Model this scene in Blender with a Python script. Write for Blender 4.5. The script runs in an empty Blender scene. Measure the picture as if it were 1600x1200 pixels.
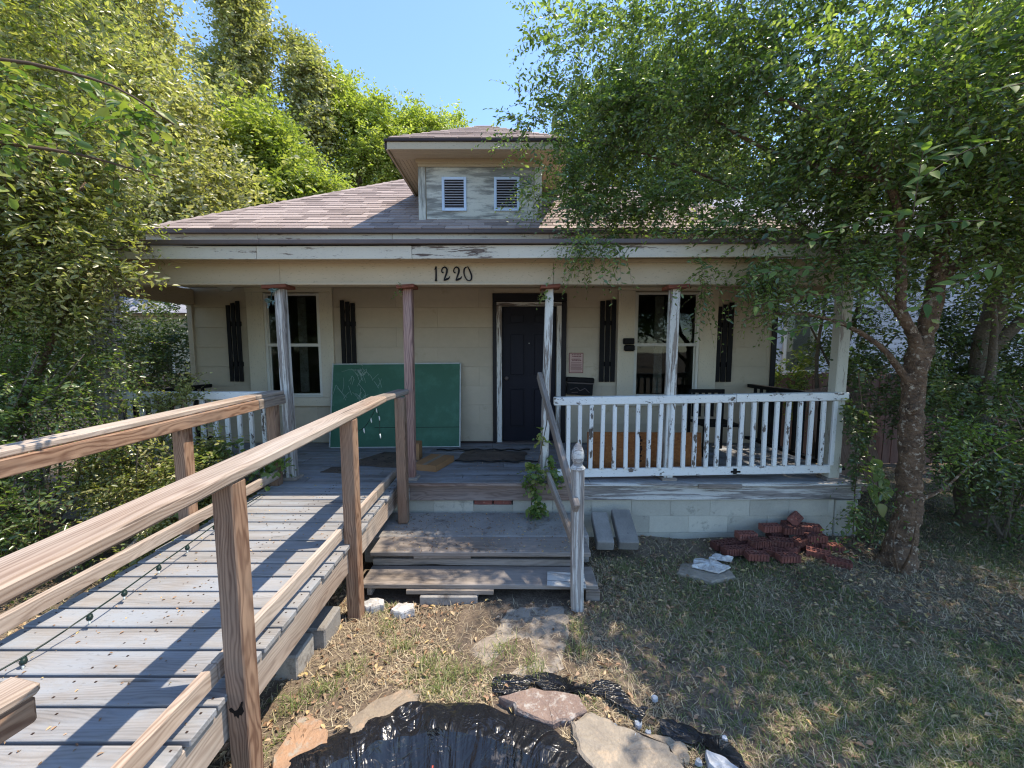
import bpy, bmesh, math, random
import numpy as np
from mathutils import Vector, Matrix
R = random.Random(7)
rng = np.random.default_rng(11)
sc = bpy.context.scene
C = sc.collection
# ------------------------------------------------------------------ camera, sky, sun, exposure
cam = bpy.data.objects.new('camera', bpy.data.cameras.new('camera'))
C.objects.link(cam); sc.camera = cam
cam.location = (0, 0, 2.045)
cam.rotation_euler = (math.pi/2 - math.atan(55/620), 0, 0)
cam.data.sensor_width = 36; cam.data.lens = 620/1600*36
cam.data.clip_start = .05; cam.data.clip_end = 600
SUN = Vector((.42, .08, 1.0)).normalized()
wd = bpy.data.worlds.new('World'); sc.world = wd; wd.use_nodes = True
nt = wd.node_tree
sky = nt.nodes.new('ShaderNodeTexSky'); sky.sky_type = 'NISHITA'; sky.sun_disc = False
sky.sun_elevation = math.asin(SUN.z); sky.sun_rotation = math.atan2(SUN.x, SUN.y)
sky.air_density = 1.0; sky.dust_density = .2; sky.ozone_density = 4.6
nt.links.new(sky.outputs[0], nt.nodes['Background'].inputs[0])
nt.nodes['Background'].inputs[1].default_value = .15
sl = bpy.data.lights.new('sun', 'SUN'); sl.energy = 2.9; sl.angle = math.radians(.5); sl.color = (1, .89, .74)
so = bpy.data.objects.new('sun', sl); C.objects.link(so)
so.rotation_euler = SUN.to_track_quat('Z', 'Y').to_euler(); so.location = (10, 2, 25)
sc.view_settings.view_transform = 'Standard'; sc.view_settings.look = 'None'
sc.view_settings.gamma = 1; sc.view_settings.use_curve_mapping = False
sc.view_settings.exposure = 1.36
sc.cycles.max_bounces = 8; sc.cycles.diffuse_bounces = 5; sc.cycles.transparent_max_bounces = 8
sc.cycles.use_denoising = True; sc.cycles.filter_width = 1.2; sc.cycles.sample_clamp_indirect = 4

# ------------------------------------------------------------------ materials
class T:
    """tiny node helper"""
    def __init__(s, name):
        s.m = bpy.data.materials.new(name); s.m.use_nodes = True
        s.nt = s.m.node_tree; s.b = s.nt.nodes['Principled BSDF']; s.out = s.nt.nodes['Material Output']
    def n(s, t, **k):
        n = s.nt.nodes.new('ShaderNode'+t)
        for a, v in k.items(): setattr(n, a, v)
        return n
    def l(s, a, b): s.nt.links.new(a, b)
    def put(s, sock, v):
        if hasattr(v, 'links') or hasattr(v, 'is_output'): s.l(v, sock)
        else: sock.default_value = v
    def math(s, op, a, b=0.0, clamp=False):
        n = s.n('Math', operation=op, use_clamp=clamp); s.put(n.inputs[0], a); s.put(n.inputs[1], b); return n.outputs[0]
    def mix(s, f, a, b, mode='MIX'):
        n = s.n('MixRGB', blend_type=mode); s.put(n.inputs[0], f)
        for i, v in ((1, a), (2, b)):
            s.put(n.inputs[i], tuple(v)+(1,) if isinstance(v, (tuple, list)) and len(v) == 3 else v)
        return n.outputs[0]
    def coord(s, scale=(1, 1, 1), rnd=True, kind='Object'):
        tc = s.n('TexCoord').outputs[kind]
        if rnd:
            oi = s.n('ObjectInfo'); mu = s.math('MULTIPLY', oi.outputs['Random'], 61.0)
            cb = s.n('CombineXYZ'); s.l(mu, cb.inputs[0]); s.l(mu, cb.inputs[1]); s.l(mu, cb.inputs[2])
            va = s.n('VectorMath', operation='ADD')
            vs = s.n('VectorMath', operation='MULTIPLY'); s.l(tc, vs.inputs[0]); vs.inputs[1].default_value = scale
            s.l(vs.outputs[0], va.inputs[0]); s.l(cb.outputs[0], va.inputs[1]); return va.outputs[0]
        vs = s.n('VectorMath', operation='MULTIPLY'); s.l(tc, vs.inputs[0]); vs.inputs[1].default_value = scale
        return vs.outputs[0]
    def noise(s, vec, scale=1, detail=4, rough=.55, dist=0):
        n = s.n('TexNoise'); s.l(vec, n.inputs['Vector']); n.inputs['Scale'].default_value = scale
        n.inputs['Detail'].default_value = detail; n.inputs['Roughness'].default_value = rough
        n.inputs['Distortion'].default_value = dist
        return n.outputs[0]
    def ramp(s, f, lo, hi):
        n = s.n('MapRange', clamp=True); s.put(n.inputs[0], f); n.inputs[1].default_value = lo; n.inputs[2].default_value = hi
        return n.outputs[0]
    def cramp(s, f, stops):
        n = s.n('ValToRGB'); s.put(n.inputs[0], f); e = n.color_ramp.elements
        while len(e) < len(stops): e.new(.5)
        for i, (p, c) in enumerate(stops): e[i].position = p; e[i].color = tuple(c)+(1,)
        return n.outputs[0]
    def bump(s, h, strength=.3, dist=.004):
        n = s.n('Bump'); n.inputs['Strength'].default_value = strength; n.inputs['Distance'].default_value = dist
        s.l(h, n.inputs['Height']); s.l(n.outputs[0], s.b.inputs['Normal'])
    def done(s, col, rough=.7, spec=.3, metal=0):
        s.put(s.b.inputs['Base Color'], tuple(col)+(1,) if isinstance(col, (tuple, list)) and len(col) == 3 else col)
        s.put(s.b.inputs['Roughness'], rough); s.put(s.b.inputs['Specular IOR Level'], spec); s.b.inputs['Metallic'].default_value = metal
        return s.m

def wood(name, dark, light, grey=None, greyamt=.5, ring=.5, paint=None, plo=.45, phi=.5, rough=.75, bump=.35, dirt=None, freq=75., knots=True, pscale=(3.2, 13, 13), streak=.35):
    """timber: growth rings cut by the board's faces, fibre streaks, weathering, optional chipped paint"""
    t = T(name)
    co = t.coord((1, 1, 1))
    w1 = t.noise(t.coord((1.5, 6, 6)), 1, 3, .5); big = t.noise(t.coord((.9, 3, 3)), 1, 3)
    sp = t.n('SeparateXYZ'); t.l(t.n('TexCoord').outputs['Object'], sp.inputs[0])
    oi = t.n('ObjectInfo')
    off = t.math('MULTIPLY', oi.outputs['Random'], .09)
    yy = t.math('ADD', t.math('ADD', sp.outputs[1], .03), t.math('ADD', off, t.math('MULTIPLY', w1, .13)))
    zz = t.math('ADD', sp.outputs[2], .05)
    rr = t.math('SQRT', t.math('ADD', t.math('MULTIPLY', yy, yy), t.math('MULTIPLY', zz, zz)))
    rr = t.math('ADD', t.math('MULTIPLY', rr, freq), t.math('MULTIPLY', t.noise(t.coord((4, 30, 30)), 1, 2), .9))
    vo = t.n('TexVoronoi'); t.l(t.coord((1.7, 6.5, 6.5)), vo.inputs['Vector']); vo.inputs['Scale'].default_value = 1
    kd = vo.outputs['Distance']; kc = t.math('SUBTRACT', 1.0, t.ramp(kd, .035, .085)) if knots else None
    if knots: rr = t.math('ADD', rr, t.math('MULTIPLY', t.math('SUBTRACT', 1.0, t.ramp(kd, .0, .34)), 2.2))
    rg = t.math('POWER', t.math('MULTIPLY', t.math('ADD', t.math('SINE', t.math('MULTIPLY', rr, 6.283)), 1), .5), 1.8)
    fib = t.noise(t.coord((2.6, 55, 55)), 1, 4, .6); med = t.noise(t.coord((1.2, 10, 10)), 1, 4, .6)
    g = t.math('SUBTRACT', t.math('ADD', t.math('MULTIPLY', t.ramp(fib, .3, .7), streak), t.math('MULTIPLY', t.ramp(med, .3, .7), 1-streak)), t.math('MULTIPLY', rg, ring))
    gr = t.ramp(g, -.25, .85)
    col = t.mix(gr, dark, light)
    if knots: col = t.mix(kc, col, tuple(c*.45 for c in dark))
    if grey: col = t.mix(t.math('MULTIPLY', t.ramp(big, .35, .68), greyamt), col, t.mix(gr, tuple(c*.72 for c in grey), grey))
    ck = t.math('MAXIMUM', t.ramp(t.noise(t.coord((1.3, 34, 34)), 1, 1, .4), .22, .27), t.ramp(t.noise(t.coord((1.6, 5, 5)), 1, 2), .42, .52))
    col = t.mix(ck, tuple(c*.3 for c in dark), col)
    col = t.mix(1.0, col, t.cramp(oi.outputs['Random'], [(0, (.82, .82, .84)), (1, (1.12, 1.1, 1.08))]), 'MULTIPLY')
    h = t.math('ADD', t.math('MULTIPLY', gr, .6), t.math('MULTIPLY', ck, .8))
    if paint:
        pm = t.math('ADD', t.math('MULTIPLY', t.noise(t.coord(pscale), 1, 6, .68), .75), t.math('MULTIPLY', t.noise(t.coord((1.1, 2.5, 2.5)), 1, 2), .25))
        pm = t.ramp(pm, plo, phi)
        spk = t.noise(t.coord((30, 90, 90)), 1, 2)
        pc = t.mix(t.ramp(big, .3, .7), tuple(c*.86 for c in paint), paint)
        pc = t.mix(t.math('MULTIPLY', t.ramp(spk, .62, .7), .5), pc, tuple(c*.4 for c in paint))
        col = t.mix(pm, col, pc)
        h = t.math('ADD', t.math('MULTIPLY', h, .4), t.math('MULTIPLY', pm, 1.2))
    if dirt:
        col = t.mix(t.math('MULTIPLY', t.ramp(t.noise(t.coord((2, 3, 3)), 1.4, 5, .7), .5, .75), .6), col, dirt)
    t.bump(h, bump, .0025)
    return t.done(col, rough)

def plain(name, a, b=None, scale=3, rough=.7, bump=.2, bd=.003, spec=.3, metal=0, spots=None, spot=(.6, .66), rnd=True, fine=60, streak=(1, 1, 1), var=.12):
    t = T(name)
    b = b or tuple(c*.8 for c in a)
    n1 = t.noise(t.coord(tuple(scale*k for k in streak), rnd), 1, 5, .6); n2 = t.noise(t.coord((fine,)*3, rnd), 1, 3, .6)
    f = t.ramp(t.math('ADD', t.math('MULTIPLY', n1, .7), t.math('MULTIPLY', n2, .3)), .35, .65)
    col = t.mix(f, b, a)
    if spots:
        col = t.mix(t.ramp(t.noise(t.coord((scale*2.3,)*3, rnd), 1, 6, .7), *spot), col, spots)
    if rnd:
        oi = t.n('ObjectInfo'); col = t.mix(1.0, col, t.cramp(oi.outputs['Random'], [(0, (1-var, 1-var, 1-var)), (1, (1+var, 1+var, 1+var))]), 'MULTIPLY')
    t.bump(t.math('ADD', n2, n1), bump, bd)
    return t.done(col, rough, spec, metal)

def leafmat(name, cols, trans=.35, rough=.42, spec=.5, tcol=(1.5, 1.7, .6)):
    t = T(name)
    at = t.n('Attribute', attribute_name='v'); oi = t.n('ObjectInfo')
    v = t.math('FRACT', t.math('ADD', at.outputs['Fac'], oi.outputs['Random']))
    k = len(cols)
    c = t.cramp(v, [(i/(k-1), cols[i]) for i in range(k)])
    t.done(c, rough, spec)
    tr = t.n('BsdfTranslucent'); t.l(t.mix(1.0, c, tcol, 'MULTIPLY'), tr.inputs[0])
    ms = t.n('MixShader'); ms.inputs[0].default_value = trans
    t.l(t.b.outputs[0], ms.inputs[1]); t.l(tr.outputs[0], ms.inputs[2]); t.l(ms.outputs[0], t.out.inputs[0])
    return t.m

M = {}
M['ramp_wood'] = wood('treated_lumber', (.12, .055, .03), (.37, .235, .15), (.36, .29, .23), .35, .62, freq=80, dirt=(.20, .15, .11), streak=.5)
M['rail_wood'] = wood('weathered_rail_lumber', (.19, .12, .08), (.52, .41, .32), (.52, .47, .41), .6, .48, freq=70, dirt=(.30, .25, .20), streak=.5)
M['deck'] = wood('grey_washed_decking', (.135, .13, .125), (.35, .34, .33), (.34, .345, .35), .8, .35, paint=(.29, .31, .335), plo=.46, phi=.64, rough=.75, bump=.35, dirt=(.24, .20, .16))
M['floor'] = wood('old_porch_floor', (.10, .095, .09), (.30, .29, .285), (.30, .32, .34), .6, .3, paint=(.28, .30, .33), plo=.50, phi=.62, dirt=(.08, .065, .055))
M['step'] = wood('old_step_lumber', (.10, .078, .06), (.39, .325, .265), (.38, .345, .31), .7, .35, dirt=(.14, .11, .08), bump=.6, streak=.5)
M['rim'] = wood('bare_reddish_lumber', (.14, .085, .06), (.38, .27, .21), (.37, .345, .32), .5, .5)
M['red_post'] = wood('faded_redwood', (.15, .065, .05), (.42, .25, .19), (.36, .29, .27), .45, .8, rough=.6, freq=55)
M['cap'] = wood('orange_stained_cap', (.11, .03, .015), (.28, .095, .05), None, 0, .5)
M['white_peel'] = wood('peeling_white_paint', (.13, .10, .08), (.36, .31, .26), (.30, .29, .28), .6, .4, paint=(.72, .71, .65), plo=.455, phi=.48, pscale=(1.8, 30, 30))
M['white_rail'] = wood('chipped_white_paint', (.06, .05, .04), (.22, .18, .15), None, 0, .3, paint=(.80, .80, .76), plo=.405, phi=.425, rough=.5, bump=.3, pscale=(7, 16, 16))
M['white_worn'] = wood('worn_white_paint', (.16, .14, .12), (.42, .38, .34), (.38, .37, .36), .7, .5, paint=(.64, .625, .58), plo=.495, phi=.53, pscale=(1.3, 34, 34), bump=.5)
M['cream_worn'] = wood('worn_cream_paint', (.15, .12, .09), (.38, .33, .27), None, 0, .4, paint=(.58, .56, .46), plo=.39, phi=.42, pscale=(2.5, 22, 22))
M['fascia'] = wood('cracked_cream_paint', (.09, .06, .045), (.28, .22, .17), None, 0, .4, paint=(.63, .58, .465), plo=.425, phi=.45, rough=.65, pscale=(3, 24, 24))
M['tan'] = wood('tan_house_paint', (.22, .16, .10), (.40, .34, .24), None, 0, .3, paint=(.54, .44, .295), plo=.27, phi=.30, rough=.6, bump=.18)
M['siding'] = plain('painted_siding', (.53, .455, .335), (.455, .395, .29), 1.6, .6, .12, .003, spots=(.39, .32, .22), spot=(.60, .74), streak=(.6, 1, 1.4), fine=14, var=.05)
M['trim'] = wood('cream_trim_paint', (.25, .19, .13), (.42, .36, .28), None, 0, .3, paint=(.68, .61, .46), plo=.26, phi=.29, rough=.55, bump=.15)
M['vinyl'] = plain('window_vinyl', (.66, .64, .56), (.6, .58, .5), 4, .45, .05)
M['weather_ply'] = wood('weathered_plywood', (.16, .155, .13), (.36, .36, .31), (.30, .31, .29), .6, .6, paint=(.62, .61, .52), plo=.44, phi=.54, pscale=(2.5, 18, 18))
M['black'] = plain('black_paint', (.008, .008, .009), (.014, .013, .013), 5, .6, .15, spec=.15)
M['black_worn'] = wood('chipped_black_paint', (.10, .08, .06), (.30, .27, .22), None, 0, .3, paint=(.012, .011, .013), plo=.30, phi=.32, rough=.5, bump=.2)
M['door'] = plain('door_enamel', (.008, .0085, .016), (.012, .012, .02), 3, .5, .06, spec=.2)
M['gutter'] = plain('brown_drip_edge', (.13, .10, .09), (.10, .08, .075), 3, .45, .08)
M['darktrim'] = plain('dark_brown_edge', (.05, .03, .025), (.035, .022, .02), 3, .5, .1)
M['block'] = plain('painted_block', (.50, .475, .39), (.40, .375, .31), 2.5, .85, .5, .005, spots=(.20, .20, .17), spot=(.6, .75))
M['concrete'] = plain('old_concrete', (.34, .32, .29), (.22, .205, .19), 2.5, .9, .5, .006, spots=(.12, .10, .085), spot=(.56, .70))
M['path'] = plain('dusty_concrete_path', (.40, .35, .29), (.27, .225, .18), 3, .9, .5, .006, spots=(.17, .135, .105), spot=(.50, .60))
M['paver'] = plain('grey_paver', (.29, .275, .25), (.19, .18, .165), 5, .9, .4, .004, spots=(.03, .03, .03), spot=(.66, .69))
M['brick'] = plain('red_brick', (.24, .085, .06), (.12, .052, .046), 9, .9, .6, .006, spots=(.34, .20, .15), spot=(.58, .72), var=.38)
M['brick_in'] = plain('brick_core_shadow_clay', (.10, .028, .022), None, 5, .9, .3)
M['carton'] = plain('corrugated_cardboard', (.34, .185, .085), (.29, .155, .07), 3, .8, .1)
M['wet_carton'] = plain('rotten_cardboard', (.15, .115, .085), (.075, .06, .05), 4, .9, .5, .006, spots=(.03, .025, .022), spot=(.56, .66))
M['osb'] = plain('strand_board', (.42, .17, .05), (.25, .085, .025), 16, .75, .4, .003, spots=(.50, .25, .10), spot=(.60, .66), streak=(1, 1, 2.2))
M['mark'] = plain('brown_print', (.05, .02, .01), None, 4, .8, .05)
M['chalk_green'] = plain('green_board', (.034, .112, .066), (.045, .135, .082), 1.6, .55, .03, spots=(.075, .20, .135), spot=(.50, .85))
M['chalk'] = plain('chalk_line', (.42, .50, .44), (.30, .40, .34), 30, .9, .1)
M['alu'] = plain('dull_aluminium', (.55, .57, .53), (.42, .44, .41), 9, .45, .05, metal=.3)
M['vent_frame'] = plain('pale_blue_vent_plastic', (.62, .74, .88), (.55, .68, .83), 6, .5, .05)
M['vent_slat'] = plain('grey_louvre', (.44, .43, .45), (.36, .35, .38), 6, .55, .05)
M['paper'] = plain('faded_pink_paper', (.56, .40, .35), (.50, .35, .30), 9, .8, .05)
M['ink'] = plain('brown_red_ink', (.19, .06, .055), None, 9, .8, .05)
M['white_paper'] = plain('wet_white_paper', (.66, .66, .64), (.40, .36, .32), 14, .85, .4, .01, spots=(.22, .15, .10), spot=(.58, .68))
M['shell'] = plain('white_shell', (.58, .60, .62), (.36, .38, .40), 25, .6, .3)
M['cable'] = plain('black_rubber', (.012, .012, .012), None, 9, .5, .05)
M['wire'] = plain('green_wire', (.012, .03, .025), None, 9, .45, .05)
M['bulb'] = plain('milky_bulb', (.6, .66, .62), None, 9, .2, .02, spec=.6)
M['lamp_glass'] = plain('milk_glass', (.62, .58, .48), None, 4, .3, .02)
M['bark'] = plain('mottled_bark', (.22, .135, .08), (.07, .045, .03), 9, .9, 1.0, .03, spots=(.42, .33, .24), spot=(.56, .62), rnd=False, fine=38, streak=(1, 1, 1.6))
M['grey_bark'] = plain('grey_bark', (.20, .165, .125), (.10, .082, .065), 6, .9, .9, .02, rnd=False, streak=(1, 1, .4))
M['twig'] = plain('twig_bark', (.13, .085, .055), (.08, .055, .038), 9, .8, .1)
M['fence_red'] = wood('redwood_fence', (.09, .04, .03), (.27, .14, .105), (.27, .20, .17), .5, .5)
M['fence_pale'] = wood('pale_fence_board', (.16, .10, .075), (.42, .29, .23), (.38, .33, .30), .5, .5)
M['white_siding'] = plain('neighbour_white_siding', (.66, .70, .78), (.58, .62, .7), 2, .6, .06)
M['cream_siding'] = plain('neighbour_cream_siding', (.52, .48, .33), (.45, .41, .29), 2, .6, .06)
M['grey_roof'] = plain('neighbour_grey_shingles', (.34, .34, .37), (.22, .22, .25), 10, .85, .5, .01, streak=(.4, 1.6, 1))
M['stone_orange'] = plain('orange_sandstone', (.42, .255, .155), (.29, .19, .125), 6, .9, .7, .01, spots=(.35, .30, .24), spot=(.50, .62))
M['stone_tan'] = plain('tan_sandstone', (.34, .28, .205), (.23, .185, .14), 6, .9, .7, .01, spots=(.40, .29, .20), spot=(.54, .66))
M['stone_pink'] = plain('pink_flagstone', (.31, .225, .18), (.20, .145, .125), 7, .9, .8, .012, spots=(.44, .40, .36), spot=(.52, .62))
M['stone_grey'] = plain('grey_flagstone', (.33, .285, .225), (.22, .19, .155), 6, .9, .7, .01, spots=(.40, .32, .235), spot=(.53, .66))
M['red_plastic'] = plain('coral_plastic', (.45, .08, .05), None, 9, .4, .05)
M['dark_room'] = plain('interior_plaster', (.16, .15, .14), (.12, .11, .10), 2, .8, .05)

def _shingle(name, cols, obj=True):
    t = T(name)
    at = t.n('Attribute', attribute_name='v'); oi = t.n('ObjectInfo')
    v = t.math('FRACT', t.math('ADD', at.outputs['Fac'], oi.outputs['Random']))
    c = t.cramp(v, [(0, cols[0]), (.3, cols[1]), (.6, cols[2]), (1, cols[3])])
    g = t.noise(t.coord((260,)*3, False), 1, 2, .7)
    c = t.mix(t.ramp(g, .35, .65), t.mix(1.0, c, (.62, .6, .6), 'MULTIPLY'), c)
    l = t.noise(t.coord((.9,)*3, False, 'Generated'), 1, 4)
    t.bump(g, .5, .004)
    return t.done(c, .92, .15)
M['shingle'] = _shingle('rosy_grey_shingle', [(.42, .335, .29), (.27, .215, .19), (.52, .425, .37), (.34, .27, .24)])

t = T('window_glass')
fr = t.n('Fresnel'); fr.inputs[0].default_value = 1.5
gl = t.n('BsdfGlossy'); gl.inputs['Roughness'].default_value = .02; gl.inputs[0].default_value = (.55, .6, .6, 1)
tp = t.n('BsdfTransparent'); tp.inputs[0].default_value = (.62, .64, .62, 1)
ms = t.n('MixShader'); t.l(t.math('MULTIPLY', fr.outputs[0], 1.0, True), ms.inputs[0]); t.l(tp.outputs[0], ms.inputs[1]); t.l(gl.outputs[0], ms.inputs[2])
nn = t.noise(t.coord((1.3,)*3), 1, 2); bp = t.n('Bump'); bp.inputs['Strength'].default_value = .1; bp.inputs['Distance'].default_value = .02
t.l(nn, bp.inputs['Height']); t.l(bp.outputs[0], gl.inputs['Normal'])
t.l(ms.outputs[0], t.out.inputs[0]); M['glass'] = t.m

t = T('black_pond_liner')
n1 = t.noise(t.coord((3,)*3, False), 1, 5, .6); n2 = t.noise(t.coord((14,)*3, False), 1, 4, .6)
dust = t.ramp(t.math('ADD', t.math('MULTIPLY', t.noise(t.coord((4,)*3, False), 1, 6, .75), .7), t.math('MULTIPLY', t.noise(t.coord((40,)*3, False), 1, 3, .7), .3)), .57, .70)
col = t.mix(t.math('MULTIPLY', dust, .75), (.010, .011, .014), (.20, .17, .145))
sp = t.n('SeparateXYZ'); t.l(t.n('TexCoord').outputs['Object'], sp.inputs[0])
an = t.math('ARCTAN2', sp.outputs[1], sp.outputs[0])
r2 = t.math('SQRT', t.math('ADD', t.math('MULTIPLY', sp.outputs[0], sp.outputs[0]), t.math('MULTIPLY', sp.outputs[1], sp.outputs[1])))
cb = t.n('CombineXYZ'); t.l(t.math('MULTIPLY', an, 5.5), cb.inputs[0]); t.l(t.math('MULTIPLY', r2, 2.2), cb.inputs[1])
cb2 = t.n('CombineXYZ'); t.l(t.math('MULTIPLY', an, 13.0), cb2.inputs[0]); t.l(t.math('MULTIPLY', r2, 4.0), cb2.inputs[1])
k1 = t.math('ABSOLUTE', t.math('SUBTRACT', t.noise(cb.outputs[0], 1, 3, .55, .6), .5)); k2 = t.math('ABSOLUTE', t.math('SUBTRACT', t.noise(cb2.outputs[0], 1, 2, .5, .5), .5))
k3 = t.math('ABSOLUTE', t.math('SUBTRACT', t.noise(t.coord((7,)*3, False), 1, 3, .55, 1.2), .5))
t.bump(t.math('ADD', t.math('MULTIPLY', k1, 1.6), t.math('ADD', t.math('MULTIPLY', k2, .35), t.math('MULTIPLY', k3, .45))), .9, .05)
M['liner'] = t.done(col, t.math('ADD', t.math('MULTIPLY', dust, .4), .24), .6)

# ground: bare dusty soil with leaf crumbs, greener to the right
t = T('dusty_soil')
c = t.coord((1,)*3, False)
a = t.noise(c, .9, 6, .65); b = t.noise(c, 7, 5, .7); d = t.noise(c, 60, 3, .7)
col = t.mix(t.ramp(a, .4, .62), (.17, .13, .095), (.27, .215, .16))
col = t.mix(t.ramp(b, .42, .62), t.mix(.5, col, (.09, .07, .05)), col)
col = t.mix(t.math('MULTIPLY', t.ramp(d, .45, .6), .7), col, (.09, .07, .055))
t.bump(t.math('ADD', b, t.math('MULTIPLY', d, .6)), .8, .02)
M['soil'] = t.done(col, .95, .1)

M['leaf_canopy'] = leafmat('glossy_privet_leaf', [(.05, .085, .032), (.14, .195, .06), (.075, .12, .045), (.24, .31, .095), (.095, .14, .055), (.38, .43, .18)], .48, .27, 1.0, (1.7, 1.9, .65))
M['leaf_hero'] = leafmat('large_glossy_leaf', [(.06, .11, .035), (.10, .165, .05), (.19, .26, .075), (.08, .13, .045), (.13, .19, .06)], .45, .6, .22)
M['leaf_yellow'] = leafmat('sunlit_small_leaf', [(.10, .13, .04), (.27, .29, .08), (.13, .16, .05), (.45, .43, .16), (.17, .19, .06), (.58, .53, .28)], .45, .32, .9)
M['leaf_brown'] = leafmat('late_summer_leaf', [(.14, .155, .06), (.37, .35, .16), (.19, .20, .08), (.52, .46, .27), (.25, .25, .11), (.66, .60, .43)], .42, .36, .8)
M['leaf_bright'] = leafmat('fresh_green_leaf', [(.14, .18, .04), (.31, .36, .09), (.42, .45, .13), (.18, .22, .05), (.52, .51, .21)], .46, .42, .5)
M['leaf_dark'] = leafmat('dark_shrub_leaf', [(.06, .095, .035), (.085, .125, .045), (.13, .175, .06), (.07, .10, .045)], .36, .33, .8)
M['leaf_vine'] = leafmat('vine_leaf', [(.10, .165, .05), (.15, .22, .06), (.21, .27, .075), (.30, .30, .10)], .38, .42, .45)
M['leaf_fake'] = leafmat('fabric_garland_leaf', [(.16, .26, .25), (.24, .34, .33), (.10, .18, .17)], .1, .6, .3)
M['grass'] = leafmat('lawn_blade', [(.08, .125, .035), (.17, .22, .06), (.11, .15, .05), (.27, .28, .10), (.13, .17, .07), (.42, .38, .20)], .25, .5, .3)
M['straw'] = leafmat('dry_straw', [(.42, .33, .20), (.58, .48, .32), (.22, .165, .10), (.70, .60, .42), (.14, .11, .07)], .15, .7, .2, (1.1, 1, .8))
M['litter'] = leafmat('fallen_leaf', [(.24, .14, .08), (.42, .27, .17), (.12, .08, .05), (.56, .40, .27), (.55, .42, .17)], .12, .75, .2, (1.1, 1, .7))

# ------------------------------------------------------------------ object helpers
WM = {}
def link(name, data, parent=None, W=None, mat=None):
    o = bpy.data.objects.new(name, data); C.objects.link(o)
    W = W or Matrix()
    WM[o] = W
    if parent is not None:
        o.parent = parent; o.matrix_basis = WM[parent].inverted() @ W
    else: o.matrix_basis = W
    if mat is not None and data is not None and len(data.materials) == 0: data.materials.append(M[mat] if isinstance(mat, str) else mat)
    return o
def tag(o, label=None, cat=None, group=None, kind=None):
    if label: o['label'] = label
    if cat: o['category'] = cat
    if group: o['group'] = group
    if kind: o['kind'] = kind
    return o
def thing(name, label, cat, loc=(0, 0, 0), group=None, parent=None):
    return tag(link(name, None, None, Matrix.Translation(loc)), label, cat, group)
def node(name, loc, parent):          # a part that only gathers sub-parts
    return link(name, None, parent, Matrix.Translation(loc))
_cache = {}
def boxmesh(L, w, h, bev, mat):
    k = (round(L, 4), round(w, 4), round(h, 4), round(bev, 4), mat)
    if k in _cache: return _cache[k]
    bm = bmesh.new(); bmesh.ops.create_cube(bm, size=1)
    for v in bm.verts: v.co = Vector((v.co.x*L, v.co.y*w, v.co.z*h))
    if bev > 0:
        bmesh.ops.bevel(bm, geom=bm.edges[:], offset=min(bev, .3*min(L, w, h)), segments=1, affect='EDGES')
    me = bpy.data.meshes.new('board'); bm.to_mesh(me); bm.free(); me.materials.append(M[mat]); _cache[k] = me
    return me
def frame_of(a, b, up):
    a, b = Vector(a), Vector(b); x = (b-a).normalized(); up = Vector(up)
    if abs(x.dot(up)) > .98: up = Vector((0, 1, 0))
    y = up.cross(x).normalized(); z = x.cross(y)
    m = Matrix((x, y, z)).transposed().to_4x4(); m.translation = (a+b)/2
    return m, (b-a).length
def beam(name, a, b, w, h, mat, parent=None, up=(0, 0, 1), bev=.003, roll=0):
    m, L = frame_of(a, b, up)
    if roll: m = m @ Matrix.Rotation(roll, 4, 'X')
    return link(name, boxmesh(L, w, h, bev, mat), parent, m)
def box(name, x, y, z, mat, parent=None, bev=.003, rot=None):
    """axis-aligned block; its mesh has local X along the longest side so that the grain follows it"""
    d = [x[1]-x[0], y[1]-y[0], z[1]-z[0]]; c = [(x[0]+x[1])/2, (y[0]+y[1])/2, (z[0]+z[1])/2]
    k = d.index(max(d))
    a, b = list(c), list(c); a[k] -= d[k]/2; b[k] += d[k]/2
    if k == 0: return beam(name, a, b, d[1], d[2], mat, parent, (0, 0, 1), bev)
    if k == 1: return beam(name, a, b, d[0], d[2], mat, parent, (0, 0, 1), bev)
    return beam(name, a, b, d[0], d[1], mat, parent, (0, 1, 0), bev)   # y-axis of frame = up x z
def poly(name, verts, faces, mat, parent=None, smooth=False, attr=None, center=True):
    v = np.asarray(verts, float)
    c = v.mean(0) if center else np.zeros(3)
    me = bpy.data.meshes.new(name); me.from_pydata((v-c).tolist(), [], faces); me.materials.append(M[mat] if isinstance(mat, str) else mat)
    if smooth: me.shade_smooth()
    if attr is not None:
        at = me.attributes.new('v', 'FLOAT', 'FACE'); at.data.foreach_set('value', np.asarray(attr, np.float32))
    return link(name, me, parent, Matrix.Translation(c))
def multi(name, boxes, mat, parent=None, bev=0):
    """several axis-aligned blocks as one body"""
    V, F = [], []
    for (x0, x1, y0, y1, z0, z1) in boxes:
        n = len(V); V += [(x0, y0, z0), (x1, y0, z0), (x1, y1, z0), (x0, y1, z0), (x0, y0, z1), (x1, y0, z1), (x1, y1, z1), (x0, y1, z1)]
        F += [tuple(n+i for i in f) for f in ((0, 3, 2, 1), (4, 5, 6, 7), (0, 1, 5, 4), (1, 2, 6, 5), (2, 3, 7, 6), (3, 0, 4, 7))]
    return poly(name, V, F, mat, parent)
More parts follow.
